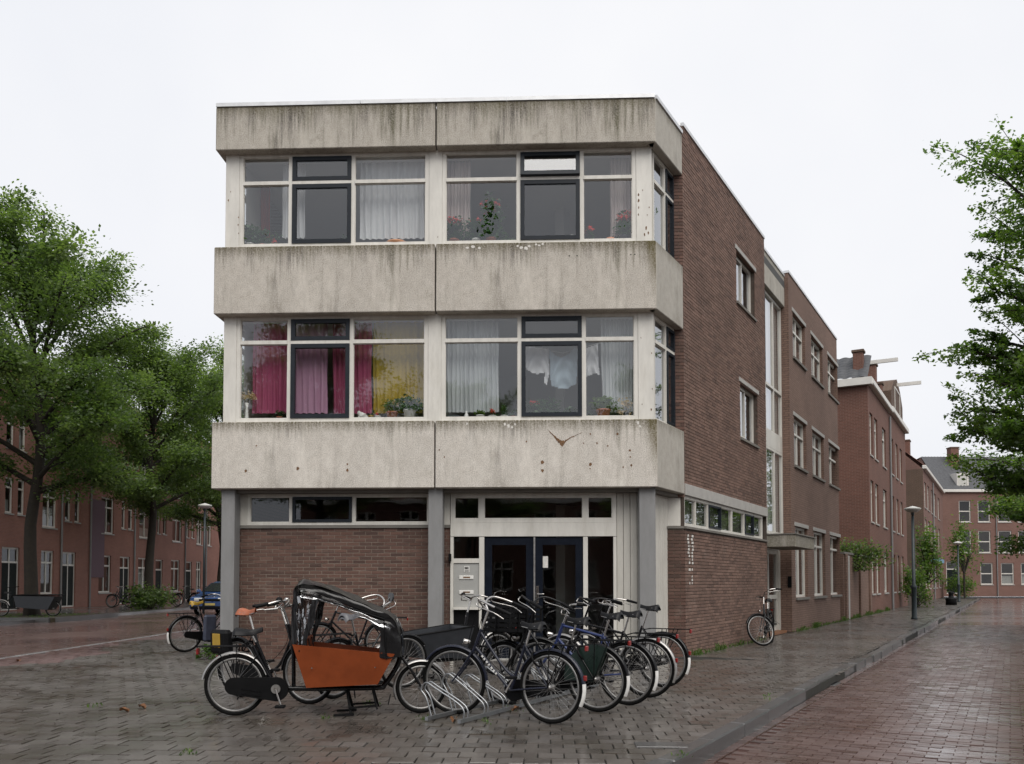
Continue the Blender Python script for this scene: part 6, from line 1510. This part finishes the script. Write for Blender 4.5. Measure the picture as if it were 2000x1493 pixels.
# blue car, front towards the camera
def car(label,loc,rz,mat,sc=1.0):
    t=thing('parked_car',label,'car',loc,rz); t.scale=(sc,)*3
    # x to the car's right-left, y backwards from the front bumper
    prof=[(.0,.32),(-.02,.62),(.10,.78),(.95,.92),(1.05,.94),(1.75,1.36),(2.1,1.43),(3.1,1.42),(3.7,1.05),(3.95,.95),(4.0,.5),(3.9,.28),(.1,.25)]
    def half(y,z): return .86 if z<.95 else .86-.30*(z-.95)/.48
    n=len(prof); m=MB(); L=[(-half(y,z),y,z) for y,z in prof]; Rr_=[(half(y,z),y,z) for y,z in prof]
    m.add(L+Rr_,[tuple(range(n))[::-1],tuple(range(n,2*n))]+[(i,(i+1)%n,n+(i+1)%n,n+i) for i in range(n)]); bo=m.build('body',mat,t)
    mdf=bo.modifiers.new('bevel','BEVEL'); mdf.width=.05; mdf.segments=2
    w0=half(0,.98)-.06;w1=half(0,1.36)-.08
    MB().quad((-w0,1.12,.985),(w0,1.12,.985),(w1,1.70,1.345),(-w1,1.70,1.345)).xf(Matrix.Translation((0,-.02,.02))).build('windscreen',M['carglass'],t)
    for s_ in (-1,1):
        q=MB(); q.add([((.85)*s_,1.35,1.0),((.85)*s_,3.45,1.0),((.665)*s_,3.0,1.37),((.665)*s_,1.95,1.37)],[(0,1,2,3)]); q.build('side_window',M['carglass'],t)
        MB().cbox(.50*s_-.17,.50*s_+.17,-.03,.08,.60,.74,.03).build('headlight',M['lampglass'],t)
        MB().cbox(.95*s_-.09,.95*s_+.09,1.2,1.3,.95,1.08,.03).build('mirror',mat,t)
        for y in (.75,3.2):
            w_=MB().torus((0,0,0),.24,.075,20,8); w_.xf(Matrix.Translation((.80*s_,y,.31))@Matrix.Rotation(pi/2,4,'Z')); wo_=w_.build('wheel',M['rubber'],t); MB().tube([(.76*s_,y,.31),(.86*s_,y,.31)],.19,16).build('rim',M['alu'],wo_)
    MB().box(-.23,.23,-.045,-.025,.43,.52).build('number_plate',M['plate'],t); MB().cbox(-.45,.45,-.035,.05,.60,.70,.01).build('grille',M['blackmatt'],t); MB().cbox(-.80,.80,-.06,.1,.30,.40,.02).build('bumper',M['blackmatt'],t)
    return t
car('blue hatchback parked on the left street beside the building',(-13.0,37.5,-.1),-.02,M['carblue'],1.03)
# kerbed bed of the big tree, and the trike parked on it
bd=structure(MB().prism([(-20.6,31.2),(-16.6,31.2),(-16.4,31.6),(-16.4,36),(-20.6,36)],-.1,.05,'xy').build('tree_bed',M['soil']))
for i,(a,b_) in enumerate((((-20.6,31.12),(-19.2,31.12)),((-19.2,31.12),(-17.9,31.12)),((-17.9,31.12),(-16.5,31.12)),((-16.32,31.3),(-16.32,32.8)),((-16.32,32.8),(-16.32,34.3)),((-16.32,34.3),(-16.32,36)))): 
    q=MB(); q.t=R.random(); q.bar((a[0],a[1],-.02),(b_[0],b_[1],-.02),.14,.2); q.build('kerb_stone',M['kerb'],bd,tone=True)
# trike: low dark box, wheel, mudguard, handle bars
t=thing('cargo_trike','dark cargo trike with a covered box parked by the large tree','cargo trike',(-18.9,32.9,.05),.05)
wheel(t,'front_wheel',(1.55,.3),.3,None,True); wheel(t,'rear_wheel',(-.35,.3),.3,None,True); 
m=MB(); m.prism([(.35,.35),(1.5,.25),(1.75,.75),(.25,.78)],-.35,.35); m.build('box',M['greybox'],t); MB().cbox(.2,1.8,-.38,.38,.785,.83,.02).build('box_lid',M['blackmatt'],t)
m=MB(); m.tube([(-.35,0,.3),(.0,0,.75),(-.1,0,.9)],.02,7); m.tube([(-.35,0,.3),(.3,0,.3)],.022,7); m.tube([(.1,0,.35),(.15,0,1.1)],.018,7); m.tube([(.0,-.3,1.1),(.2,-.15,1.12),(.2,.15,1.12),(.0,.3,1.1)],.014,6); m.build('frame',M['black'],t); saddle_mb(-.12,.93).build('saddle',M['saddle'],t)
fender((-.35,.3),.33,20,170).build('mudguard',M['alu'],t)
# drain gratings and covers
def drain(label,px,py,z,wx_,wy_,ang,slots=6,name='drain_grating'):
    p=gnd(px,py,z); t=thing(name,label,'drain' if slots else 'cover',(p.x,p.y,z),ang)
    MB().cbox(-wx_/2,wx_/2,-wy_/2,wy_/2,-.02,.004,.004).build('frame',M['kerb'],t)
    for i in range(slots):
        x=-wx_*.4+wx_*.8*i/max(1,slots-1); MB().cbox(x-.014,x+.014,-wy_*.38,wy_*.38,.005,.012,.003).build('bar',M['blackmatt'],t)
drain('slotted iron drain in the road beside the kerb',1615,1335,-.128,.5,.32,SANG,8)
drain('square metal cover set in the pavement near the kerb\'s near end',1290,1455,.004,.42,.22,FANG,0,'metal_cover')
# fallen leaves: a few singled out, others joined would be invisible
lm=pm('dead_leaf',(.14,.06,.022),.8,0,.4,20)
for i,(px,py,l) in enumerate(((243,1391,'orange dead leaf lying left of the cargo bicycle'),(278,1384,'curled brown dead leaf left of the cargo bicycle'),(1006,1388,'red-brown dead leaf under the bicycle rack'),(36,1293,'dead leaf in the gutter at the picture\'s left edge'),(886,1410,'dead leaf at the near end of the rack'))):
    p=gnd(px,py); b=MB(); a=R.uniform(0,6)
    b.grid(lambda u,v:((u-.5)*.075*(1-abs(v-.5)*1.2),(v-.5)*.09,.006+.03*(u-.5)**2*4+.01*sin(v*5)),4,5); o=b.build('fallen_leaf',lm); o.location=p+Vector((0,0,.004)); o.rotation_euler=(0,0,a); tag(o,l,'leaf','fallen leaves')
